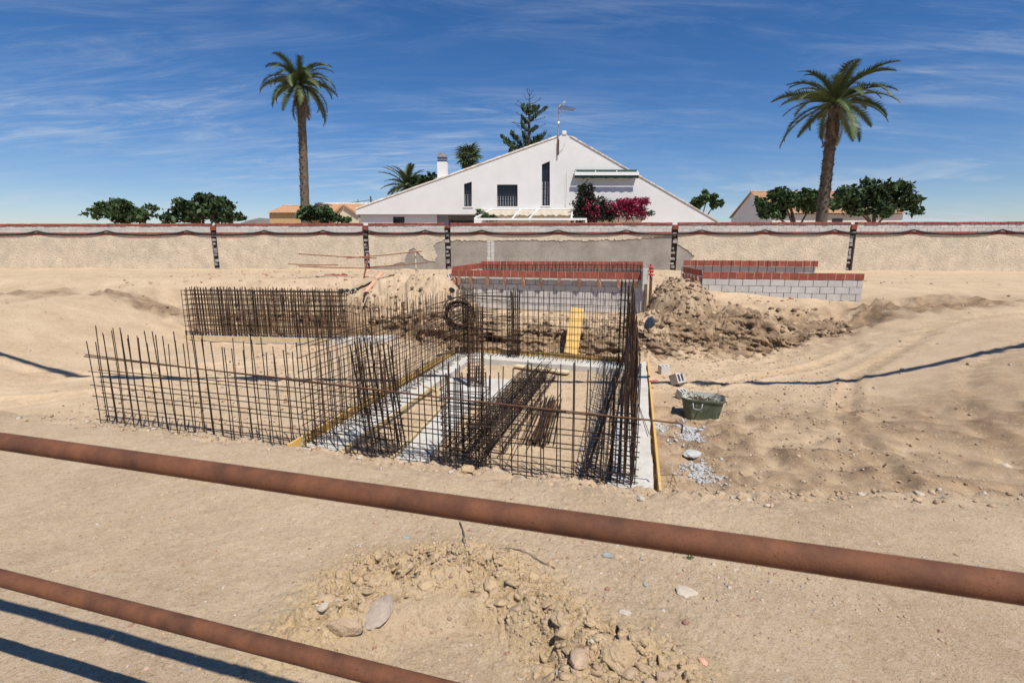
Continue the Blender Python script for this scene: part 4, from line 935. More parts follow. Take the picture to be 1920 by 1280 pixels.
# rubber tub of wire offcuts
def tub(c, L, W, Hh, rot):
    t = thing('mortar_tub', 'grey green plastic mortar tub full of rusty wire on the right soil', 'tub', c)
    def ring(l, w_, z, n=10, r=0.13):
        pts = []
        for cx, cy, a0 in ((l/2-r, w_/2-r, 0), (-l/2+r, w_/2-r, PI/2), (-l/2+r, -w_/2+r, PI), (l/2-r, -w_/2+r, 1.5*PI)):
            for k in range(n): a = a0 + PI/2*k/(n-1); pts.append((cx+r*math.cos(a), cy+r*math.sin(a), z))
        return [(c[0]+x*math.cos(rot)-y*math.sin(rot), c[1]+x*math.sin(rot)+y*math.cos(rot), c[2]+zz) for x, y, zz in pts]
    def shell(name, rings, m, close0=False, close1=False):
        n = len(rings[0]); mb = MB(); mb.v = [p for g_ in rings for p in g_]
        for i in range(len(rings)-1):
            for k in range(n): mb.f.append((i*n+k, i*n+(k+1)%n, (i+1)*n+(k+1)%n, (i+1)*n+k))
        if close0: mb.f.append(tuple(range(n))[::-1])
        if close1: mb.f.append(tuple(range((len(rings)-1)*n, len(rings)*n)))
        return mb.build(name, m, t, False)
    shell('body', [ring(L*.74, W*.74, 0), ring(L*.76, W*.76, 0.02), ring(L*.95, W*.95, Hh-.03), ring(L*1.0, W*1.0, Hh-.028), ring(L*1.01, W*1.01, Hh), ring(L*.96, W*.96, Hh+.002)], M['tub'], True)
    shell('lining', [ring(L*.955, W*.955, Hh), ring(L*.80, W*.80, .10), ring(L*.78, W*.78, .098)], M['tubin'], False, True)
    hx = -L/2-.0
    for sgn in (-1,):
        pts = [Vector((c[0]+x*math.cos(rot)-y*math.sin(rot), c[1]+x*math.sin(rot)+y*math.cos(rot), c[2]+z)) for x, y, z in ((-.14,-W/2-.01,Hh-.05),(-.13,-W/2-.035,Hh-.13),(-.07,-W/2-.04,Hh-.145),(-.01,-W/2-.035,Hh-.13),(0,-W/2-.01,Hh-.05))]
        MB().tube(pts, 0.009, 6).build('handle', M['greymetal'], t, True)
    w_ = thing('wire_heap', 'tangle of rusty tie wire heaped inside the plastic tub', 'wire', (c[0],c[1],c[2]+.1))
    mb = MB()
    for k in range(130):
        p = Vector((random.gauss(0,.13), random.gauss(0,.07), random.uniform(.02,.24))); q = p + Vector((random.uniform(-.13,.13), random.uniform(-.1,.1), random.uniform(-.05,.07)))
        lim = lambda v: Vector((c[0]+v.x*math.cos(rot)-v.y*math.sin(rot), c[1]+v.x*math.sin(rot)+v.y*math.cos(rot), c[2]+.11+v.z))
        mb.tube([lim(p), lim((p+q)/2 + Vector((0,0,.03))), lim(q)], 0.005, 4)
    o = mb.build('wire_tangle', M['rust'], w_); o['kind'] = 'stuff'
tc_ = atz(1316, 765, -0.98)
tub((tc_.x, tc_.y, gz(tc_.x, tc_.y)-0.02), 0.66, 0.46, 0.37, -0.35)

def hollow_block(label, px, py, z, rot, tilt, s=1.0, m='block'):
    p = atz(px, py, z); g_ = gz(p.x, p.y)
    t = thing('hollow_block', label, 'block', (p.x, p.y, g_-.02), 'blocks lying on the soil')
    mb = MB(); a, b, h = .2*s, .20*s, .2*s; th = .03
    for (x0,y0,x1,y1) in ((-a/2,-b/2,a/2,-b/2+th),(-a/2,b/2-th,a/2,b/2),(-a/2,-b/2+th+.001,-a/2+th,b/2-th-.001),(a/2-th,-b/2+th+.001,a/2,b/2-th-.001),(-th/2,-b/2+th+.001,th/2,b/2-th-.001)):
        mb.box((x0,y0,0),(x1,y1,h))
    R_ = Matrix.Rotation(rot,3,'Z') @ Matrix.Rotation(tilt,3,'X')
    mb.v = [tuple(R_ @ Vector(v) + Vector((p.x,p.y,g_))) for v in mb.v]
    mn = min(v[2] for v in mb.v); mb.v = [(v[0],v[1],v[2]-mn+g_-.015) for v in mb.v]
    o = mb.build('block_shell', M[m], t); soften(o, .004)
hollow_block('grey hollow block standing upright on the right bank', 1245, 690, -1.0, .1, 0.0, .95)
hollow_block('grey hollow block tipped over in the wavy shadow', 1263, 709, -1.0, .5, 1.1, 1.0)
hollow_block('small pale block beside the plastic tub', 1277, 736, -1.0, .4, .3, .75)
hollow_block('white block half buried on the left mound edge', 845, 546, 0.0, .3, 1.2, 1.0)
# dark plastic bag on the bank
c_ = aty(1218, 606, 12.6)
me = rock_mesh(55, 3, .8, 1.0)
o = link('plastic_bag', me, (c_.x, c_.y, c_.z)); me.materials.append(M['bag']); o.scale = (.12,.13,.20); o.rotation_euler = (.2,.35,.4)
setp(o, 'crumpled blue black plastic bag caught on the right bank', 'bag')
# bent wire stand
q = atz(1262, 895, -1.0)
t = MB(); b0_ = Vector((q.x, q.y, gz(q.x,q.y)+.01))
t.tube([b0_+Vector((-.2,.06,.10)), b0_+Vector((-.02,.02,.13)), b0_+Vector((.12,.02,.13))], .004, 5); t.tube([b0_+Vector((0,.02,.13)), b0_+Vector((.045,0,.02)), b0_+Vector((-.04,-.03,0)), b0_+Vector((0,.02,.13))], .004, 5)
o = t.build('bent_wire', M['rust']); setp(o, 'bent rusty wire stirrup lying right of the yellow board', 'wire')
o = MB().tube([atz(1196,757,-1)+Vector((0,0,.02)), atz(1217,820,-1)+Vector((0,0,.05))], .005, 6).build('loose_bar', M['rebar']); setp(o, 'single thin bar lying across the right footing', 'rebar')
q = atz(1226, 718, -1.0); o = MB().beam(q+Vector((-.08,0,.04)), q+Vector((.08,.03,.05)), .05, .012).build('plastic_scrap', M['pinkplastic']); setp(o, 'pink plastic scrap right of the yellow board', 'scrap')

# overhead cable above the site: only its soft shadow falls into the picture
sh = Vector((SUN.x/SUN.z, SUN.y/SUN.z, 1.0))
cpts = []
for k in range(41):
    x = -30 + 60*k/40; cpts.append(Vector((x, 9.9 - 0.03*(x-3) + SUN.y/SUN.z*7.0, 5.6 + 0.0022*(x-2)**2)))
o = MB().tube(cpts, .08, 8).build('overhead_cable', M['black'], None, True); setp(o, 'thick black overhead cable spanning high above the pit', 'cable')

# ------------------------------------------------------------------ left mound clutter
def on(px, py, y): 
    p = aty(px, py, y); return Vector((p.x, y, gz(p.x, y)))
t = thing('rod_barrier', 'barrier of thin rusty rods on two sticks before the cream wall', 'barrier', on(683,527,18.3))
pA = on(681,527,18.3); pAt = aty(692,478,18.3); MB().tube([pA-Vector((0,0,.1)), pAt+Vector((0,0,.05))], .030, 8).build('post', M['rustwood'], t)
pB = on(781,522,18.5); pBt = aty(778,469,18.5); o = MB().tube([pB-Vector((0,0,.1)), pBt], .026, 8).build('post', M['palewood'], t); o['label'] = 'yellow wooden post'
for (x0,y0,x1,y1,m) in ((560,476,706,484,'rustwood'),(650,484,792,471,'rustwood'),(560,499,690,503,'rustwood'),(690,501,802,492,'rustwood'),(540,495,634,497,'rustwood')):
    MB().tube([aty(x0,y0,18.25), lerp(aty(x0,y0,18.25),aty(x1,y1,18.4),.5)+Vector((0,0,-.015)), aty(x1,y1,18.4)], .018, 6).build('rod', M[m], t)
o = MB().beam(on(664,520,17.2)+Vector((0,0,.12)), on(740,519,17.4)+Vector((0,0,.10)), .22, .05).build('plank', M['palewood']); setp(o, 'pale plank lying on the left mound behind the rusty post', 'plank')
o = MB().beam(on(683,531,16.6)+Vector((0,0,.10)), on(716,522,17.6)+Vector((0,0,.12)), .13, .05).build('plank', M['clay_piece']); setp(o, 'short reddish plank at the edge of the left mound', 'plank')
h0 = on(634,524,16.9)+Vector((0,0,.13)); t = thing('coiled_hose', 'short length of ribbed black hose on the left mound', 'hose', h0)
for k in range(7):
    p = h0 + Vector((.085*k,.01*k,0)); MB().tube([p, p+Vector((.028,.0,0)), p+Vector((.056,.0,0))], [.05,.068,.05], 10).build('rib', M['black' if k%2 else 'greymetal'], t, True)
TBK = brick_mesh('loose brick', .24, .11, .07, M['tilebrick'])
for k in range(16):
    px = random.uniform(612,656); p = on(px, 513, random.uniform(19.3,20.6)); o = link('loose_brick', TBK, p + Vector((0,0,random.uniform(.0,.09)))); o.rotation_euler = (random.uniform(-.5,.5),random.uniform(-.4,.4),random.uniform(0,3))
    setp(o, 'red hollow brick tossed in the heap at the left below the cream wall', 'brick', 'loose bricks below the cream wall')
bp_ = on(689,534,16.3)
o = MB().tube([on(690,533,16.4)+Vector((0,0,.12)), aty(685,548,15.9), aty(681,566,15.5)], .028, 7).build('stick', M['dark']); setp(o, 'dark stick hanging over the edge of the left mound', 'stick')
# black drum end / bucket at mound right edge
p = aty(846,543,15.6); o = MB().tube([p, p+Vector((.06,-.16,-.02))], .075, 12).build('pipe_end', M['black']); setp(o, 'short black pipe end by the left corner of the block wall', 'pipe')

# ------------------------------------------------------------------ foreground railing: two rusty pipes
def depth_pt(px, py, dep):
    u = (px-960)/FPX; v = -(py-640)/FPX
    d = Vector((u, cP+v*sP, -sP+v*cP)); return Vector((0,0,EYE)) + d*dep
DIA = 0.048
ra = depth_pt(600, 913.5, 1.13); rb = depth_pt(1320, 1017.5, 0.905)
dr_ = (rb-ra); ra2 = ra - dr_*2.2; rb2 = rb + dr_*0.75
def pipe(label, a, b):
    n = 80; o = MB().tube([lerp(a,b,k/n) for k in range(n+1)], DIA/2, 40).build('railing_pipe', M['rustpipe'], None, True); setp(o, label, 'pipe', 'rusty pipes of the site railing'); return o
pipe('upper rusty pipe crossing in front of the soil', ra2, rb2)
la = depth_pt(600, 1236, 1.27)
lb = la + (rb-ra)*0.9 + Vector((0,0,0)); 
pipe('lower rusty pipe cutting the bottom left corner', la - dr_*2.6, la + dr_*1.1)
# twigs and a weed on the soil
def twig(label, pts, r):
    P_ = [];
    for px, py in pts: q = atz(px, py, 0.0); P_.append(Vector((q.x,q.y,gz(q.x,q.y)+r*1.2+.004)))
    o = MB().tube(P_, [r*(1-.6*k/len(P_)) for k in range(len(P_))], 6).build('twig', M['twig'], None, True); setp(o, label, 'twig', 'dry twigs on the soil')
twig('thin curved twig along the right arm of the ridge', [(1040,1068),(1015,1056),(990,1044),(972,1041),(955,1041),(935,1045)], .0035)
twig('knotted grey root rising from the clay ridge to the pipe', [(872,1042),(869,1022),(871,1010),(868,995),(862,980)], .0065)
wd = thing('weed', 'tiny green weed under the upper pipe at the right', 'weed', atz(1293,1043,0))
p = atz(1293,1043,0); p.z = gz(p.x,p.y); mb = MB()
for k in range(26):
    a = random.uniform(0,6.28); l = random.uniform(.006,.016); q = p + Vector((random.gauss(0,.011),random.gauss(0,.008),random.uniform(.0,.012))); s_ = Vector((-math.sin(a),math.cos(a),0))*.004; e = Vector((math.cos(a),math.sin(a),.5))*l
    mb.add([q-s_, q+s_, q+e+s_*.4, q+e-s_*.4], [(0,1,2,3)])
o = mb.build('leaf_tuft', M['weed'], wd); o['kind'] = 'stuff'

# ------------------------------------------------------------------ the white house
HY = 38.0
def hp(px, py, y=HY): return aty(px, py, y)
house = thing('white_house', 'white gabled house with slit windows, awning and pergola behind the garden wall', 'house', (1.5, 43, 0.2))
def xz(px, py): p = hp(px, py); return (p.x, p.z)
gable = [xz(667,402), xz(667,392.5), xz(1048,256), xz(1058,250.5), xz(1068,256), xz(1345,416)]
zeave = xz(700,402)[1]
gx_r = gable[-1][0]
prof = gable + [(gx_r, 0.0), (hp(892,402).x, 0.0), (hp(892,402).x, zeave)]
def extrude_y(poly, y0, y1, name, m, parent):
    bm = bmesh.new(); f = [bm.verts.new((x, y0, z)) for x, z in poly]; g_ = [bm.verts.new((x, y1, z)) for x, z in poly]; n = len(poly)
    bm.faces.new(f); bm.faces.new(g_[::-1])
    for i in range(n): bm.faces.new((f[i], g_[i], g_[(i+1)%n], f[(i+1)%n]))
    bmesh.ops.recalc_face_normals(bm, faces=bm.faces[:]); bm.verts.index_update()
    vs = [v.co.copy() for v in bm.verts]; fs = [[v.index for v in q_.verts] for q_ in bm.faces]; bm.free(); return mk(name, vs, fs, m, parent)
wallo = extrude_y(prof, HY, HY+0.45, 'wall', M['white'], house)
def carve(o, polys, y0, y1):
    for poly in polys:
        c = extrude_y(poly, y0, y1, 'cutter', M['white'], None)
        b = o.modifiers.new('cut', 'BOOLEAN'); b.object = c; b.operation = 'DIFFERENCE'; b.solver = 'EXACT'
        bake(o); bpy.data.objects.remove(c)
W_ = {'w1': [xz(870,345), xz(884.5,340.5), xz(884.5,387), xz(870,387)], 'w2': [xz(932,346), xz(970.5,346), xz(970.5,387), xz(932,387)],
      'w3': [xz(1016,308.5), xz(1031,302), xz(1031,385.5), xz(1016,385.5)], 'w4': [xz(1085,347), xz(1112,347), xz(1112,400), xz(1085,400)]}
for p in W_.values(): carve(wallo, [p], HY-0.5, HY+0.3)
def window(poly, label, bars, frame=True, cur=0.0):
    w_ = extrude_y(poly, HY+0.24, HY+0.27, 'window', M['glass'], house)
    if label: w_['label'] = label
    xs = [p[0] for p in poly]; zs = [p[1] for p in poly]; x0, x1, z0, z1 = min(xs), max(xs), min(zs), max(zs)
    def top(x): 
        a, b = poly[0], poly[1]; return a[1] + (b[1]-a[1])*(x-a[0])/(b[0]-a[0])
    gm = MB()
    for k in range(bars):
        x = x0 + (x1-x0)*(k+.5)/bars; gm.tube([(x, HY+.12, z0), (x, HY+.12, top(x)-.01)], .017, 5)
    nr = max(2, int((z1-z0)/.75))
    for k in range(nr+1):
        z = z0+.05+(z1-z0-.35)*k/nr; gm.beam((x0, HY+.12, z), (x1, HY+.12, z), .02, .03)
    gm.build('grille', M['dark'], w_)
    if cur:
        cm_ = MB(); n = max(3, bars)
        for k in range(n):
            x = x0 + (x1-x0)*(k+.15)/n; cm_.box((x, HY+.228, z0+.04), (x+(x1-x0)/n*.42, HY+.236, z0+(z1-z0)*cur))
        cm_.build('blind', M['curtain'], w_)
    MB().box((x0-.06, HY-.05, z0-.09), (x1+.06, HY+.2, z0-.002)).build('sill', M['white'], w_)
window(W_['w1'], 'narrow slant topped window', 3, cur=.5); window(W_['w2'], 'square barred window', 8, cur=.48); window(W_['w3'], 'tall slit window with slanted top', 3, cur=.55); window(W_['w4'], 'balcony door behind the climber', 5)
# recessed ground floor on the left
gx0 = hp(674,402).x; gxm = hp(818,402).x; gxe = hp(892,402).x
lowp = [(gx0, 0), (gxm, 0), (gxm, zeave-.003), (gx0, zeave-.003)]
low = extrude_y(lowp, HY+0.28, HY+0.6, 'wall', M['white'], house)
w5 = [xz(735,406), xz(757,406), xz(757,425), xz(735,425)]; carve(low, [w5], HY, HY+.5)
ww = extrude_y(w5, HY+.44, HY+.47, 'window', M['glass'], house)
gm = MB()
for k in range(5):
    x = w5[0][0] + (w5[1][0]-w5[0][0])*(k+.5)/5; gm.tube([(x,HY+.36,w5[2][1]),(x,HY+.36,w5[0][1])], .02, 5)
gm.build('grille', M['dark'], ww)
o = MB().box((gx0+.5, HY+1.9, 0), (gxe+.2, HY+2.0, zeave)).build('porch_back', M['white'], house)
o = MB().box((gx0-.02, HY+.02, zeave), (gxe, HY+9, zeave+.2)).build('upper_floor', M['white'], house)
# porch: pale slatted shutters then a dark barred opening
pm = MB(); x = gxm+.03
xd = hp(838,402).x
while x < xd: pm.box((x, HY+.5, 0.2), (x+.07, HY+.53, zeave-.01)); x += .10
pm.build('slat_screen', M['greymetal'], house)
dg_ = MB().box((xd+.02, HY+1.2, 0.2), (gxe, HY+1.25, zeave-.35)).build('dark_panel', M['dark'], house)
gm = MB(); x = xd+.1
while x < gxe-.05: gm.tube([(x, HY+.9, 0.2), (x, HY+.9, zeave-.30)], .014, 5); x += .13
gm.build('grille', M['greymetal'], dg_)
# body behind + roof
back = [(p[0], p[1]-.12) for p in gable[:-1]] + [(gx_r-.3, gable[-1][1]+.0)]
extrude_y([(gable[0][0]+.1, zeave+.01), (gable[0][0]+.1, gable[1][1]-.12), (gable[3][0], gable[3][1]-.2), (gx_r-.2, gable[-1][1]-.1), (gx_r-.2, 0.0), (gxe+.3, 0), (gxe+.3, zeave+.01)], HY+.46, HY+11, 'wall', M['white'], house)
def roof_slab(a, b, name='roof'):
    a = Vector((a[0],0,a[1])); b = Vector((b[0],0,b[1])); u = (b-a).normalized(); n = Vector((-u.z,0,u.x)); n = n if n.z > 0 else -n
    th = .07; ps = [a+n*.005, b+n*.005, b+n*(th), a+n*(th)]
    return extrude_y([(p.x,p.z) for p in ps], HY-.05, HY+11.2, name, M['verge'], house), u, n
def vtile():
    mb = MB(); n = 6; L = .40
    vs = []
    for s, rr in ((0,.06),(L,.05)):
        for k in range(n+1): a = PI*k/n; vs.append((s, math.cos(a)*rr, math.sin(a)*rr))
    mb.add(vs, [(k, k+1, n+1+k+1, n+1+k) for k in range(n)] + [tuple(range(n+1))[::-1], tuple(range(n+1, 2*n+2))])
    me = bpy.data.meshes.new('verge tile'); me.from_pydata(mb.v, [], mb.f); me.materials.append(M['verge']); return me
VT = vtile()
for a, b in ((gable[1], gable[2]), (gable[5], gable[4])):
    rf, u, n = roof_slab(a, b)
    L = math.hypot(b[0]-a[0], b[1]-a[1]); k = 0; s = 0
    while s < L-.3:
        p = Vector((a[0]+u.x*s, HY+.04, a[1]+u.z*s)) + n*.06
        o = link('verge_tile', VT, p, rf); ang = math.atan2(u.z, u.x); o.rotation_mode = 'QUATERNION'
        yv = n.cross(u); R_ = Matrix((u, yv, n)).transposed(); o.rotation_quaternion = R_.to_quaternion(); o.scale = (1, 1, random.uniform(.85,1.15)); s += .36
o = MB().box((gable[3][0]-.16, HY-.06, gable[3][1]-.1), (gable[3][0]+.16, HY+.4, gable[3][1]+.18)).build('ridge_end', M['white'], house); soften(o, .05, 3)
# chimney
cx = hp(829,300,HY+1.5); zc0, zc1, zc2 = hp(829,340,HY+1.5).z, hp(829,304,HY+1.5).z, hp(829,288,HY+1.5).z; hwid = 8.5*(HY+1.5)/FPX
roofs = house
ch = MB().box((cx.x-hwid, HY+1.3, zc0-.8), (cx.x+hwid, HY+2.0, zc1)).build('chimney', M['white'], house)
for k in range(3): MB().box((cx.x-hwid+.01, HY+1.31, zc1+.03+.10*k), (cx.x+hwid-.01, HY+1.99, zc1+.09+.10*k)).build('vent_slat', M['bluebrush'] if k != 1 else M['greymetal'], ch)
MB().box((cx.x-hwid+.06, HY+1.38, zc1), (cx.x+hwid-.06, HY+1.92, zc1+.33)).build('vent_core', M['dark'], ch)
n = 8; mb = MB(); vs = []
for k in range(n+1): a = PI*k/n; vs += [(cx.x+math.cos(a)*(hwid-.0), HY+1.3, zc1+.33+ (.18+.13*math.sin(a) if 0<k<n else .0)), (cx.x+math.cos(a)*(hwid-.0), HY+2.0, zc1+.33+(.18+.13*math.sin(a) if 0<k<n else .0))]
mb.add(vs, [(2*k, 2*k+1, 2*k+3, 2*k+2) for k in range(n)] + [tuple(2*k for k in range(n+1)), tuple(2*k+1 for k in range(n,-1,-1))])
mb.build('cap', M['greymetal'], ch)
# fine details of the facade: downpipe line, small cable
MB().tube([hp(1063.5,322,HY-.03), hp(1061.5,388,HY-.03)], .018, 6).build('downpipe', M['whitemetal'], house)
MB().box((hp(1066,0).x, HY-.02, hp(1066,388).z), (hp(1067.2,0).x, HY-.004, hp(1066,326).z)).build('cable_trunking', M['white'], house)
# awning
aw = thing('awning', 'rolled green awning with white front bar on the house wall', 'awning', hp(1135,325))
ax0, ax1 = hp(1076,325).x, hp(1195,325).x; azt, azb = hp(1135,320).z, hp(1135,331).z
o = MB().box((ax0, HY-.40, azb+.18), (ax1, HY-.02, azb+.26)).build('cassette', M['whitemetal'], aw)
MB().box((ax0, HY-.52, azb+.02), (ax1, HY-.46, azb+.24)).build('front_bar', M['whitemetal'], aw)
MB().tube([(ax0+.05, HY-.16, azb+.36), (ax1-.05, HY-.16, azb+.36)], .09, 10).build('roller', M['green'], aw)
n = 40; vs = []
for k in range(n+1):
    x = ax0+(ax1-ax0)*k/n; vs += [(x, HY-.44, azb+.17), (x, HY-.44+.02*math.sin(k*1.3), azb-.17+.02*math.sin(k*.9))]
mk('valance', vs, [(2*k, 2*k+2, 2*k+3, 2*k+1) for k in range(n)], M['green'], aw)
for u in (.02,.33,.66,.98): MB().beam((ax0+(ax1-ax0)*u, HY-.01, azb+.42),(ax0+(ax1-ax0)*u, HY-.45, azb+.27), .05,.06).build('bracket', M['whitemetal'], aw)
# antenna
an = thing('antenna', 'television antenna on a mast fixed to the gable peak', 'antenna', hp(1047,290,HY-.08))
yA = HY-.1
MB().tube([hp(1046.5,291,yA), hp(1047.5,196,yA)], .035, 8).build('mast', M['greymetal'], an)
MB().tube([hp(1046.5,291,yA-.03), hp(1047,262,yA-.03)], .055, 8).build('clamp', M['rust'], an)
p0_, p1_ = hp(1048,201,yA), hp(1079,206,yA); MB().tube([p0_, p1_], .022, 6).build('boom', M['greymetal'], an)
for k in range(14):
    p = lerp(p0_, p1_, (k+1)/15); l = .30-.010*k
    MB().tube([p+Vector((.05,-l,.06)), p+Vector((-.05,l,-.06))], .018, 5).build('element', M['rust'], an)
for (a, b) in (((1049,199),(1060,190)),((1049,204),(1056,213)),((1052,201),(1062,191)),((1053,205),(1060,211)),((1060,190),(1062,193)),((1052,196),(1058,190))): MB().tube([hp(*a,yA-.15), hp(*b,yA+.15)], .02, 5).build('reflector', M['greymetal'], an)
me = rock_mesh(3, 2, 0, 1.0); me.materials.append(M['whitemetal']); o = link('amplifier', me, hp(1047.5,231,yA-.08), an); o.scale = (.1,.08,.12)
MB().tube([hp(1059,268,yA+.06), hp(1055,280,yA+.06), hp(1049,285,yA+.06)], .012, 5).build('cable', M['greymetal'], an)
# pergola
pg = thing('pergola', 'white metal pergola with cream cloth canopy before the house', 'pergola', (hp(995,412,34).x, 35, 0.2))
PY = 34.5
def pp(px, py, y): return aty(px, py, y)
MB().beam(pp(889,411,PY), pp(1100,411,PY), .14, .13).build('front_beam', M['whitemetal'], pg)
for px in (890.5, 1099): p = pp(px,411,PY); MB().box((p.x-.06, PY-.055, .1), (p.x+.06, PY+.055, p.z-.07)).build('post', M['whitemetal'], pg)
for px in (993, 1078): p = pp(px,411,PY); MB().tube([(p.x, PY+.1, .1), (p.x, PY+.1, p.z-.07)], .06, 8).build('post', M['whitemetal'], pg)
for a, b in (((890,410),(922,392)),((960,411),(977,392)),((992,411),(1009,392)),((1072,411),(1073,391))): MB().beam(pp(a[0],a[1]-.6,PY), hp(b[0],b[1],HY-.1), .07, .09).build('rafter', M['whitemetal'], pg)
MB().beam(hp(904,391.5,HY-.1), hp(1073,391.5,HY-.1), .08, .12).build('wall_beam', M['whitemetal'], pg)
n = 90; vs = []; x0_, x1_ = hp(908,395,HY-.5).x, hp(1072,395,HY-.5).x
for j, (yy, zz, am) in enumerate(((HY-.15, hp(1000,394,HY-.15).z, 0), (HY-1.1, hp(1000,399,HY-1.1).z, .04), (HY-1.9, hp(1000,405,HY-1.9).z, .08))):
    for k in range(n+1): x = x0_+(x1_-x0_)*k/n; vs.append((x, yy, zz + am*abs(math.sin(k*.32+j)) + am*.4*math.sin(k*1.1)))
mk('canopy', vs, [(j*(n+1)+k, j*(n+1)+k+1, (j+1)*(n+1)+k+1, (j+1)*(n+1)+k) for j in range(2) for k in range(n)], M['canopy'], pg, True)
# balcony and bougainvillea
bl = thing('balcony_railing', 'thin dark balcony railing under the red climber', 'railing', hp(1145,400,HY-1.2))
bx0, bx1 = pp(1076,400,HY-1.2).x, pp(1212,400,HY-1.2).x; bz = pp(1145,377,HY-1.2).z
MB().beam((bx0,HY-1.2,bz),(bx1,HY-1.2,bz),.04,.04).build('handrail', M['dark'], bl)
for k in range(30): x = bx0+(bx1-bx0)*k/29; MB().tube([(x,HY-1.2,bz-1.1),(x,HY-1.2,bz)], .012, 5).build('baluster', M['dark'], bl)
MB().box((bx0,HY-1.25,bz-1.3),(bx1,HY+.02,bz-1.1)).build('slab', M['white'], bl)

def leaves(name, blobs, n, size, m, parent, seed=0, asp=.5, up=0.0):
    r = np.random.default_rng(seed); B = np.array([b[:6] for b in blobs], float); wgt = (B[:,3]*B[:,4]*B[:,5])**.67; idx = r.choice(len(B), n, p=wgt/wgt.sum())
    d = r.normal(size=(n,3)); d /= np.linalg.norm(d,axis=1)[:,None]; rad = r.random(n)**.45
    # clumps: pull towards a few sub-centres
    P = B[idx,:3] + d*rad[:,None]*B[idx,3:6]
    sub = P[r.integers(0, n, max(8, n//30))]; near = sub[r.integers(0, len(sub), n)]
    k = r.random(n) < .55; off = r.normal(size=(n,3))*B[idx,3:6]*.14
    P = np.where(k[:,None], near+off, P)
    a = r.normal(size=(n,3)); a[:,2] += up; a /= np.linalg.norm(a,axis=1)[:,None]
    b = np.cross(a, r.normal(size=(n,3))); b /= np.linalg.norm(b,axis=1)[:,None]
    s = size*r.uniform(.6,1.4,n)[:,None]
    v = np.stack([P-a*s, P+b*s*asp, P+a*s, P-b*s*asp], 1).reshape(-1,3)
    f = np.arange(4*n).reshape(-1,4)
    return mk(name, v, f, m, parent)
bg1 = thing('bougainvillea', 'dark leafy climber covering the balcony door', 'climber', pp(1108,412,HY-1.5))
Y_ = HY-1.4
def blob(px, py, rx, rz, y=Y_, ry=.5): p = aty(px,py,y); k_ = y/FPX; return (p.x, y, p.z, rx*k_, ry, rz*k_)
leaves('foliage', [blob(1090,388,17,24), blob(1110,393,24,24), blob(1130,392,18,22), blob(1098,362,16,18), blob(1085,406,13,14), blob(1143,400,12,16)], 5200, .10, M['leafdark'], bg1, 1)
leaves('blossom', [blob(1115,398,20,16,Y_-.2), blob(1100,382,10,12,Y_-.2), blob(1140,390,10,10,Y_-.2)], 620, .075, M['bract'], bg1, 2)
for k in range(5):
    a = aty(1100+k*8,416,Y_); MB().tube([a, a+Vector((random.uniform(-.4,.4),0,.7)), a+Vector((random.uniform(-.8,.8),0,1.6))], [.04,.03,.012], 5).build('stem', M['bark'], bg1)
bg2 = thing('bougainvillea', 'crimson flowering climber spilling over the balcony railing', 'climber', pp(1185,412,HY-1.5))
leaves('blossom', [blob(1168,384,24,10), blob(1195,384,18,12), blob(1202,400,12,14), blob(1152,395,14,14), blob(1180,377,24,6), blob(1208,377,9,7), blob(1180,398,24,10)], 3400, .085, M['bract'], bg2, 3)
leaves('foliage', [blob(1165,398,22,12,Y_+.2), blob(1200,398,12,14,Y_+.2), blob(1218,400,10,5)], 520, .09, M['leaf'], bg2, 4)
for k in range(4):
    a = aty(1160+k*14,416,Y_); MB().tube([a, a+Vector((random.uniform(-.3,.3),0,.6)), a+Vector((random.uniform(-.6,.6),0,1.3))], [.035,.025,.01], 5).build('stem', M['bark'], bg2)
# green pot plants under the pergola left
pl = thing('shrub', 'green shrub behind the left end of the white pergola', 'shrub', pp(912,415,36))
leaves('foliage', [blob(905,405,12,8,36), blob(920,410,14,7,36), blob(899,398,6,6,36)], 700, .09, M['leaf2'], pl, 5)

# ------------------------------------------------------------------ trees
def frond_mesh(name, L, droop, nl, ll, m, seed, vee=.5):
    r = random.Random(seed); mb = MB(); pts = []
    a = .0; p = Vector((0,0,0)); ang = 0.0
    n = 22
    for k in range(n+1):
        pts.append(p.copy()); ang = -droop*(k/n)**1.3; p = p + Vector((math.cos(ang),0,math.sin(ang)))*(L/n)
    mb.tube(pts, [.035*(1-.85*k/n)*L/3 for k in range(n+1)], 4)
    for k in range(nl):
        u = .12+.88*k/nl; i = min(n-1, int(u*n)); q = lerp(pts[i], pts[i+1], u*n-i); d = (pts[i+1]-pts[i]).normalized(); upv = Vector((-d.z,0,d.x))
        l = ll*(math.sin(PI*min(1,u*.88+.12))**.6)*r.uniform(.8,1.1)
        for s in (-1,1):
            dirv = (Vector((0,s,0))*1.0 + d*.75 + upv*vee*r.uniform(.5,1.2)).normalized(); wv = d*(.028*L/3+.012)
            e = q + dirv*l + Vector((0,0,-.18*l*r.random()))
            mb.add([q-wv, q+wv, e], [(0,1,2)])
    me = bpy.data.meshes.new(name); me.from_pydata(mb.v, [], mb.f); me.materials.append(m); return me
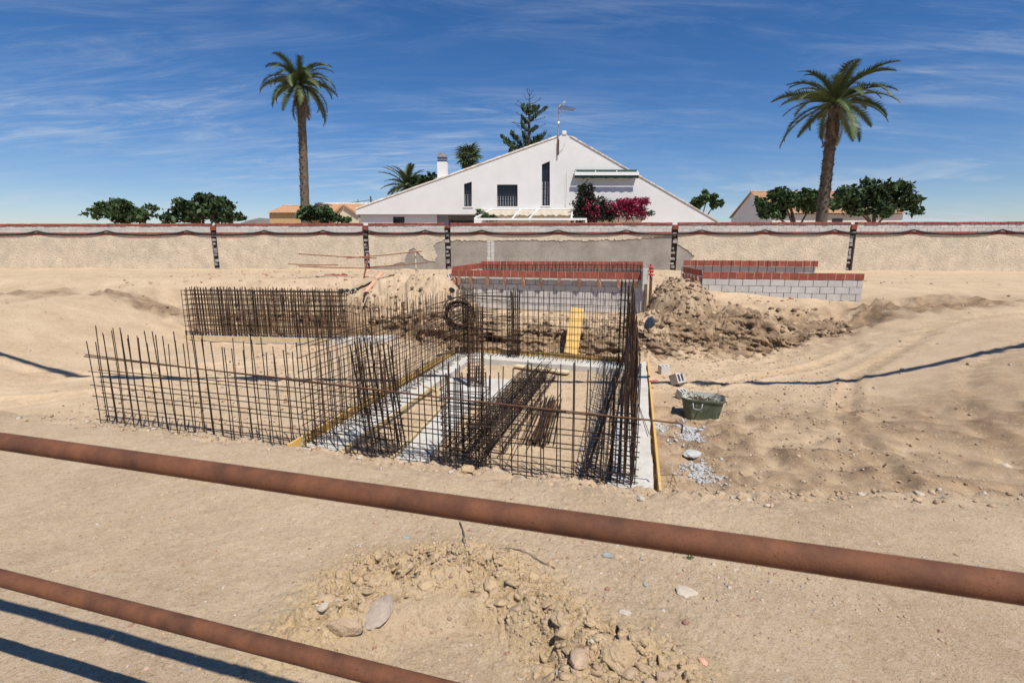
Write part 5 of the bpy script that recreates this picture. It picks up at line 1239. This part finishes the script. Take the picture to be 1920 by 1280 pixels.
def palm(label, base, ztop, L, n, tr, seed, droop=1.3, spread=(-.5,1.25), lean=0.0, ll=None):
    r = random.Random(seed); t = thing('palm_tree', label, 'palm', base, 'palm trees')
    b = Vector(base); top = Vector((b.x+lean, b.y, ztop))
    nn = 26; MB().tube([lerp(b, top, k/nn) + Vector((lean*.1*math.sin(k/nn*PI),0,0)) for k in range(nn+1)], [tr*(1.15-.25*k/nn)*(1+.07*(k%2)) for k in range(nn+1)], 12).build('trunk', M['bark'], t, True)
    ms = [frond_mesh('frond', L*r.uniform(.9,1.1), droop*r.uniform(.75,1.2), 54, ll or L*.17, M['frond'], seed+k) for k in range(4)]
    dm = frond_mesh('dry frond', L*.75, droop*.9, 40, (ll or L*.17)*.8, M['dry'], seed+50, .2)
    for k in range(11):
        o = link('dry_frond', dm, top + Vector((0,0,-.1-.05*k)), t); o.rotation_euler = (r.uniform(-.5,.5), r.uniform(.75,1.25), k*2.39996+.5); o.scale = (r.uniform(.7,1.05),)*3
    mbs = MB()
    for k in range(150):
        u = .35+.65*k/150; a = k*2.39996; q = lerp(b, top, u); rr = tr*(1.1-.25*u); d = Vector((math.cos(a), math.sin(a), 0)); s_ = Vector((-math.sin(a), math.cos(a), 0))*.09
        mbs.add([q+d*rr*.9-s_, q+d*rr*.9+s_, q+d*(rr+.09)+Vector((0,0,.16))+s_*.6, q+d*(rr+.09)+Vector((0,0,.16))-s_*.6], [(0,1,2,3)])
    o = mbs.build('leaf_scars', M['bark'], t); o['kind'] = 'stuff'
    for k in range(n):
        az = k*2.39996; el = spread[0] + (spread[1]-spread[0])*((k+.5)/n)**.8
        o = link('frond', r.choice(ms), top + Vector((0,0,.05)), t); o.rotation_euler = (r.uniform(-.5,.5), -el+r.uniform(-.18,.18), az+r.uniform(-.2,.2)); o.scale = (r.uniform(.8,1.08),)*3
    return t
p = aty(563, 160, 44); palm('tall date palm at the upper left, its fronds against open sky', (p.x-.6,44,0), p.z, 3.4, 46, .32, 5, 1.5, lean=.6)
p = aty(764, 350, 62); palm('date palm peeping over the left roof slope beside a bush', (p.x,62,0), p.z, 3.3, 42, .3, 9, 1.1, (-.35,1.3))
p = aty(1560, 200, 30); palm('palm standing right of the house beyond the wall', (17.6,29.6,0), 9.0, 3.0, 40, .28, 15, 1.5)
# fan palm
def fan_mesh(seed, R_):
    r = random.Random(seed); mb = MB(); mb.tube([(0,0,0),(R_*.7,0,.05)], .02, 4); c = Vector((R_*.7,0,.05)); n = 13
    for k in range(n):
        a = -2.1+4.2*k/(n-1); l = R_*(1-.15*abs(a)/2.1)*r.uniform(.85,1.05); d = Vector((math.cos(a), math.sin(a), -.12-.28*abs(a)/2.1)); s = Vector((-math.sin(a), math.cos(a), 0))
        m_ = c+d*l*.55; e = c+d*l+Vector((0,0,-.16*l)); mb.add([c, m_-s*.075*R_, e, m_+s*.075*R_], [(0,1,2,3)])
    me = bpy.data.meshes.new('fan leaf'); me.from_pydata(mb.v, [], mb.f); me.materials.append(M['frond']); return me
p = aty(879, 293, 58); t = thing('fan_palm', 'bushy fan palm rising behind the left roof slope', 'palm', (p.x,58,0))
MB().tube([(p.x,58,0),(p.x+.05,58,p.z*.5),(p.x,58,p.z)], [.35,.3,.28], 10).build('trunk', M['bark'], t, True)
fm = [fan_mesh(k, 1.2) for k in range(3)]
for k in range(30):
    az = k*2.39996; el = -1.1 + 2.4*(k+.5)/30; o = link('fan_leaf', random.choice(fm), (p.x,58,p.z), t); o.rotation_euler = (random.uniform(-.4,.4), -el, az); o.scale = (random.uniform(.75,1.05),)*3
fd_ = [fan_mesh(9, .9)]; fd_[0].materials.clear(); fd_[0].materials.append(M['dry'])
for k in range(14): o = link('dry_leaf', fd_[0], (p.x,58,p.z-.35-.05*k), t); o.rotation_euler = (0, 1.25, k*2.4)
# Norfolk pine
def norfolk():
    Y = 60.0; K = Y/FPX*1.02; b = aty(991, 330, Y); tp = aty(993, 166, Y)
    t = thing('norfolk_pine', 'tiered pine with upturned tufts rising behind the roof', 'tree', (b.x,Y,0))
    MB().tube([(b.x-.1,Y,0), (b.x,Y,b.z), tuple(lerp(b,tp,.6)), tuple(tp)], [.34,.26,.13,.03], 8).build('trunk', M['pinebark'], t, True)
    def P(px, py, y=0.0): q = aty(px,py,Y); return Vector((q.x, Y+y, q.z))
    br = MB(); tuft_v = []; tuft_f = []
    r = random.Random(4)
    def tuft(a, b_, n, up, wid):
        for k in range(n):
            u = r.random(); c = lerp(a, b_, u); h = up*.62*r.uniform(.5,1.1)*(.45+.55*u)
            d = Vector((r.gauss(0,.32)+ (b_.x-a.x)*.10, r.gauss(0,.5), 1.0)).normalized(); s = d.cross(Vector((r.gauss(0,1),r.gauss(0,1),r.gauss(0,1)))).normalized()*wid
            c = c + Vector((r.gauss(0,.08), r.gauss(0,.35), r.gauss(0,.05)))
            i = len(tuft_v); tuft_v.extend([tuple(c-s*.6), tuple(c+d*h*.55-s), tuple(c+d*h), tuple(c+d*h*.55+s), tuple(c+s*.6)]); tuft_f.append((i,i+1,i+2,i+3,i+4))
    # leafy limbs: (start, end, number, tuft height)
    limbs = [((991,215),(978,205),60,1.3),((991,215),(1003,203),60,1.3),((991,213),(991,200),60,1.2),((992,222),(1028,203),90,.75),((992,214),(1012,200),60,1.1),
             ((991,232),(978,221),90,.75),((991,228),(1005,219),90,.75),((991,247),(977,237),80,.8),((991,247),(1008,238),90,.85),
             ((991,276),(1018,257),130,1.2),((991,277),(1006,262),120,1.2),((991,278),(982,262),120,1.1),((991,283),(938,258),120,.7),((985,282),(962,252),90,1.0),((975,285),(952,272),100,.8),
             ((991,290),(945,270),110,.8),((991,292),(1012,272),90,.8),((985,296),(955,284),90,.8),((991,262),(980,252),50,.7),((975,268),(958,250),60,.7)]
    for a, b_, n, up in limbs:
        yo = r.uniform(-.8,.8); A_ = P(*a); B_ = P(*b_, yo); M_ = lerp(A_,B_,.5)+Vector((0,0,-.25)); br.tube([A_, M_, B_], [.06,.04,.02], 5); tuft(lerp(A_,M_,.3), B_, n, up, .085)
    for a, b_ in (((992,200),(970,188)),((992,196),(1014,186)),((993,188),(983,178)),((993,186),(1002,178)),((993,180),(988,172)),((993,180),(998,171)),((992,206),(966,196)),((991,222),(968,212)),((991,240),(960,228)),((991,226),(1022,218)),((991,243),(1022,235)),((991,260),(1026,243)),((991,270),(1033,254)),((991,252),(970,238)),((991,232),(966,228))):
        yo = r.uniform(-.6,.6); A_ = P(*a); B_ = P(*b_, yo); br.tube([A_, lerp(A_,B_,.5)+Vector((0,0,-.12)), B_], [.035,.028,.02], 5); tuft(lerp(A_,B_,.9), B_, 4, .25, .05)
    br.build('branches', M['pinebark'], t)
    mk('crown', np.array(tuft_v), tuft_f, M['pine'], t)
norfolk()
def tree(label, base, blobs, n, size, m, seed, group='trees beyond the wall', name='broadleaf_tree', cat='tree'):
    t = thing(name, label, cat, base, group); b = Vector(base); rr_ = random.Random(seed)
    ext = []
    for q in blobs:
        for k in range(4):
            a = rr_.uniform(0, 6.28); f = rr_.uniform(.28, .5); d_ = rr_.uniform(.55, 1.0)
            ext.append((q[0]+math.cos(a)*q[3]*d_, q[1]+rr_.uniform(-.6,.6)*q[4], q[2]+math.sin(a)*q[5]*d_, q[3]*f, q[4]*f, q[5]*f))
    blobs = [(q[0],q[1],q[2],q[3]*.72,q[4]*.72,q[5]*.72) for q in blobs] + ext
    top = Vector(blobs[0][:3]); MB().tube([b, lerp(b,top,.6), top], [.22,.15,.05], 8).build('trunk', M['bark'], t, True)
    for q in blobs[1:4]: MB().tube([lerp(b,top,.5), Vector(q[:3])], [.1,.03], 6).build('limb', M['bark'], t, True)
    leaves('crown', blobs, n, size, m, t, seed)
def blobs_px(L, y): return [blob(px,py,rx,rz,y,rx*y/FPX) for px,py,rx,rz in L]
tree('round dark bush tree between date palm and chimney', (aty(798,345,57).x,57,0), blobs_px([(798,338,18,12),(785,345,14,10),(812,340,12,10),(775,350,12,8)],57), 2200, .20, M['leaf'], 11)
tree('small green tree right of the house roof end', (aty(1312,385,50).x,50,0), blobs_px([(1312,378,14,12),(1326,372,14,12),(1302,383,7,7),(1340,382,14,12)],50), 1800, .2, M['leaf2'], 12)
tree('green bush leaning over the wall at the left', (aty(620,405,30).x,30,0), blobs_px([(612,402,22,12),(636,410,18,7),(596,400,18,14),(572,404,20,14)],30), 2600, .14, M['leaf2'], 13)
tree('dark tree left of the clay roofs beyond the wall', (-24,40,0), blobs_px([(380,395,40,26),(420,405,30,20),(345,400,30,22)],40), 3000, .22, M['leaf'], 14)
tree('grey green tree far right beyond the wall', (21,37,0), blobs_px([(1480,375,40,24),(1520,385,40,22),(1440,390,30,16)],37), 3000, .2, M['leaf2'], 16)
tree('dark tall tree at the far right end beyond the wall', (31,44,0), blobs_px([(1640,360,46,36),(1690,375,44,30),(1600,385,34,22)],44), 3600, .24, M['leaf'], 17)
tree('low olive tree at the far left end beyond the wall', (-30,42,0), blobs_px([(230,395,40,18),(190,400,34,16),(270,400,30,16)],42), 2600, .2, M['leaf2'], 18)

# ------------------------------------------------------------------ clay roofed houses, left
def gable_house(label, x0, x1, y0, y1, ze, zr, ridge_x=True, m='ochre'):
    t = thing('tiled_house', label, 'house', ((x0+x1)/2, (y0+y1)/2, 0), 'clay roofed houses behind the wall')
    MB().box((x0,y0,0),(x1,y1,ze)).build('wall', M[m], t)
    ym = (y0+y1)/2
    rows = MB(); n = int((x1-x0)/.22)
    vs = []; 
    for s in (0,1):
        for k in range(n*4+1):
            x = x0-.2+(x1-x0+.4)*k/(n*4); c = .05*abs(math.sin(k*PI/4))
            vs += [(x, y0-.3 if s == 0 else y1+.3, ze+.02+c), (x, ym, zr+c)]
    L_ = n*4+1
    fs = [(2*k, 2*k+2, 2*k+3, 2*k+1) for k in range(L_-1)] + [(2*L_+2*k, 2*L_+2*k+1, 2*L_+2*k+3, 2*L_+2*k+2) for k in range(L_-1)]
    mk('roof', vs, fs, M['terracotta'], t)
    for xg in (x0+.02, x1-.02): mk('gable', [(xg,y0,ze),(xg,y1,ze),(xg,ym,zr)], [(0,1,2)], M[m], t)
    MB().tube([(x0-.2,ym,zr+.03),(x1+.2,ym,zr+.03)], .1, 6).build('ridge', M['verge'], t)
    MB().box(((x0+x1)/2-.5,y0-.012,ze-1.6),((x0+x1)/2+.5,y0+.1,ze-.4)).build('window', M['glass'], t)
gable_house('clay roofed house at the left beside the white house', aty(600,400,46).x-1.5, aty(672,400,46).x, 46, 53, aty(640,412,46).z, aty(640,396,50).z+.6)
gable_house('farther clay roofed house with higher ridge at the left edge', -27, aty(640,400,58).x, 58, 66, aty(640,400,58).z, aty(620,386,62).z)
t = thing('tiled_house', 'clay roofed house with pale front gable at the left', 'house', (aty(650,400,44).x,44,0), 'clay roofed houses behind the wall')
gA = [aty(626,404,44), aty(645,386,44), aty(672,404,44)]
extrude_y([(gA[0].x, 0), (gA[0].x, gA[0].z), (gA[1].x, gA[1].z), (gA[2].x, gA[2].z), (gA[2].x, 0)], 44, 45, 'wall', mat('pale gable', (.66,.56,.40), .9), t)
for a, b in ((gA[0], gA[1]), (gA[1], gA[2])):
    u = (b-a).normalized(); n_ = Vector((-u.z,0,u.x)); extrude_y([((a+n_*.02).x,(a+n_*.02).z),((b+n_*.02).x,(b+n_*.02).z),((b+n_*.16).x,(b+n_*.16).z),((a+n_*.16).x,(a+n_*.16).z)], 43.8, 45.5, 'roof', M['terracotta'], t)
gable_house('white house with a clay roof beyond the wall at the far right', 24, 36, 48, 57, 4.2, 6.6, m='white')
# pole and wires
po = thing('utility_pole', 'thin utility pole with wires at the left roof end', 'pole', (aty(695,390,58).x,58,0))
MB().tube([(aty(695,390,58).x,58,0), aty(695,368,58)], .09, 7).build('post', M['bark'], po)
MB().beam(aty(691.5,375.5,58), aty(699,375.5,58), .08,.08).build('crossarm', M['bark'], po)
MB().tube([aty(671,388,58), aty(671,374,58)], .05, 6).build('stay_rod', M['bark'], po)
MB().tube([aty(640,383,58), aty(668,379,58), aty(694,375,58)], .03, 5).build('wire', M['dark'], po)
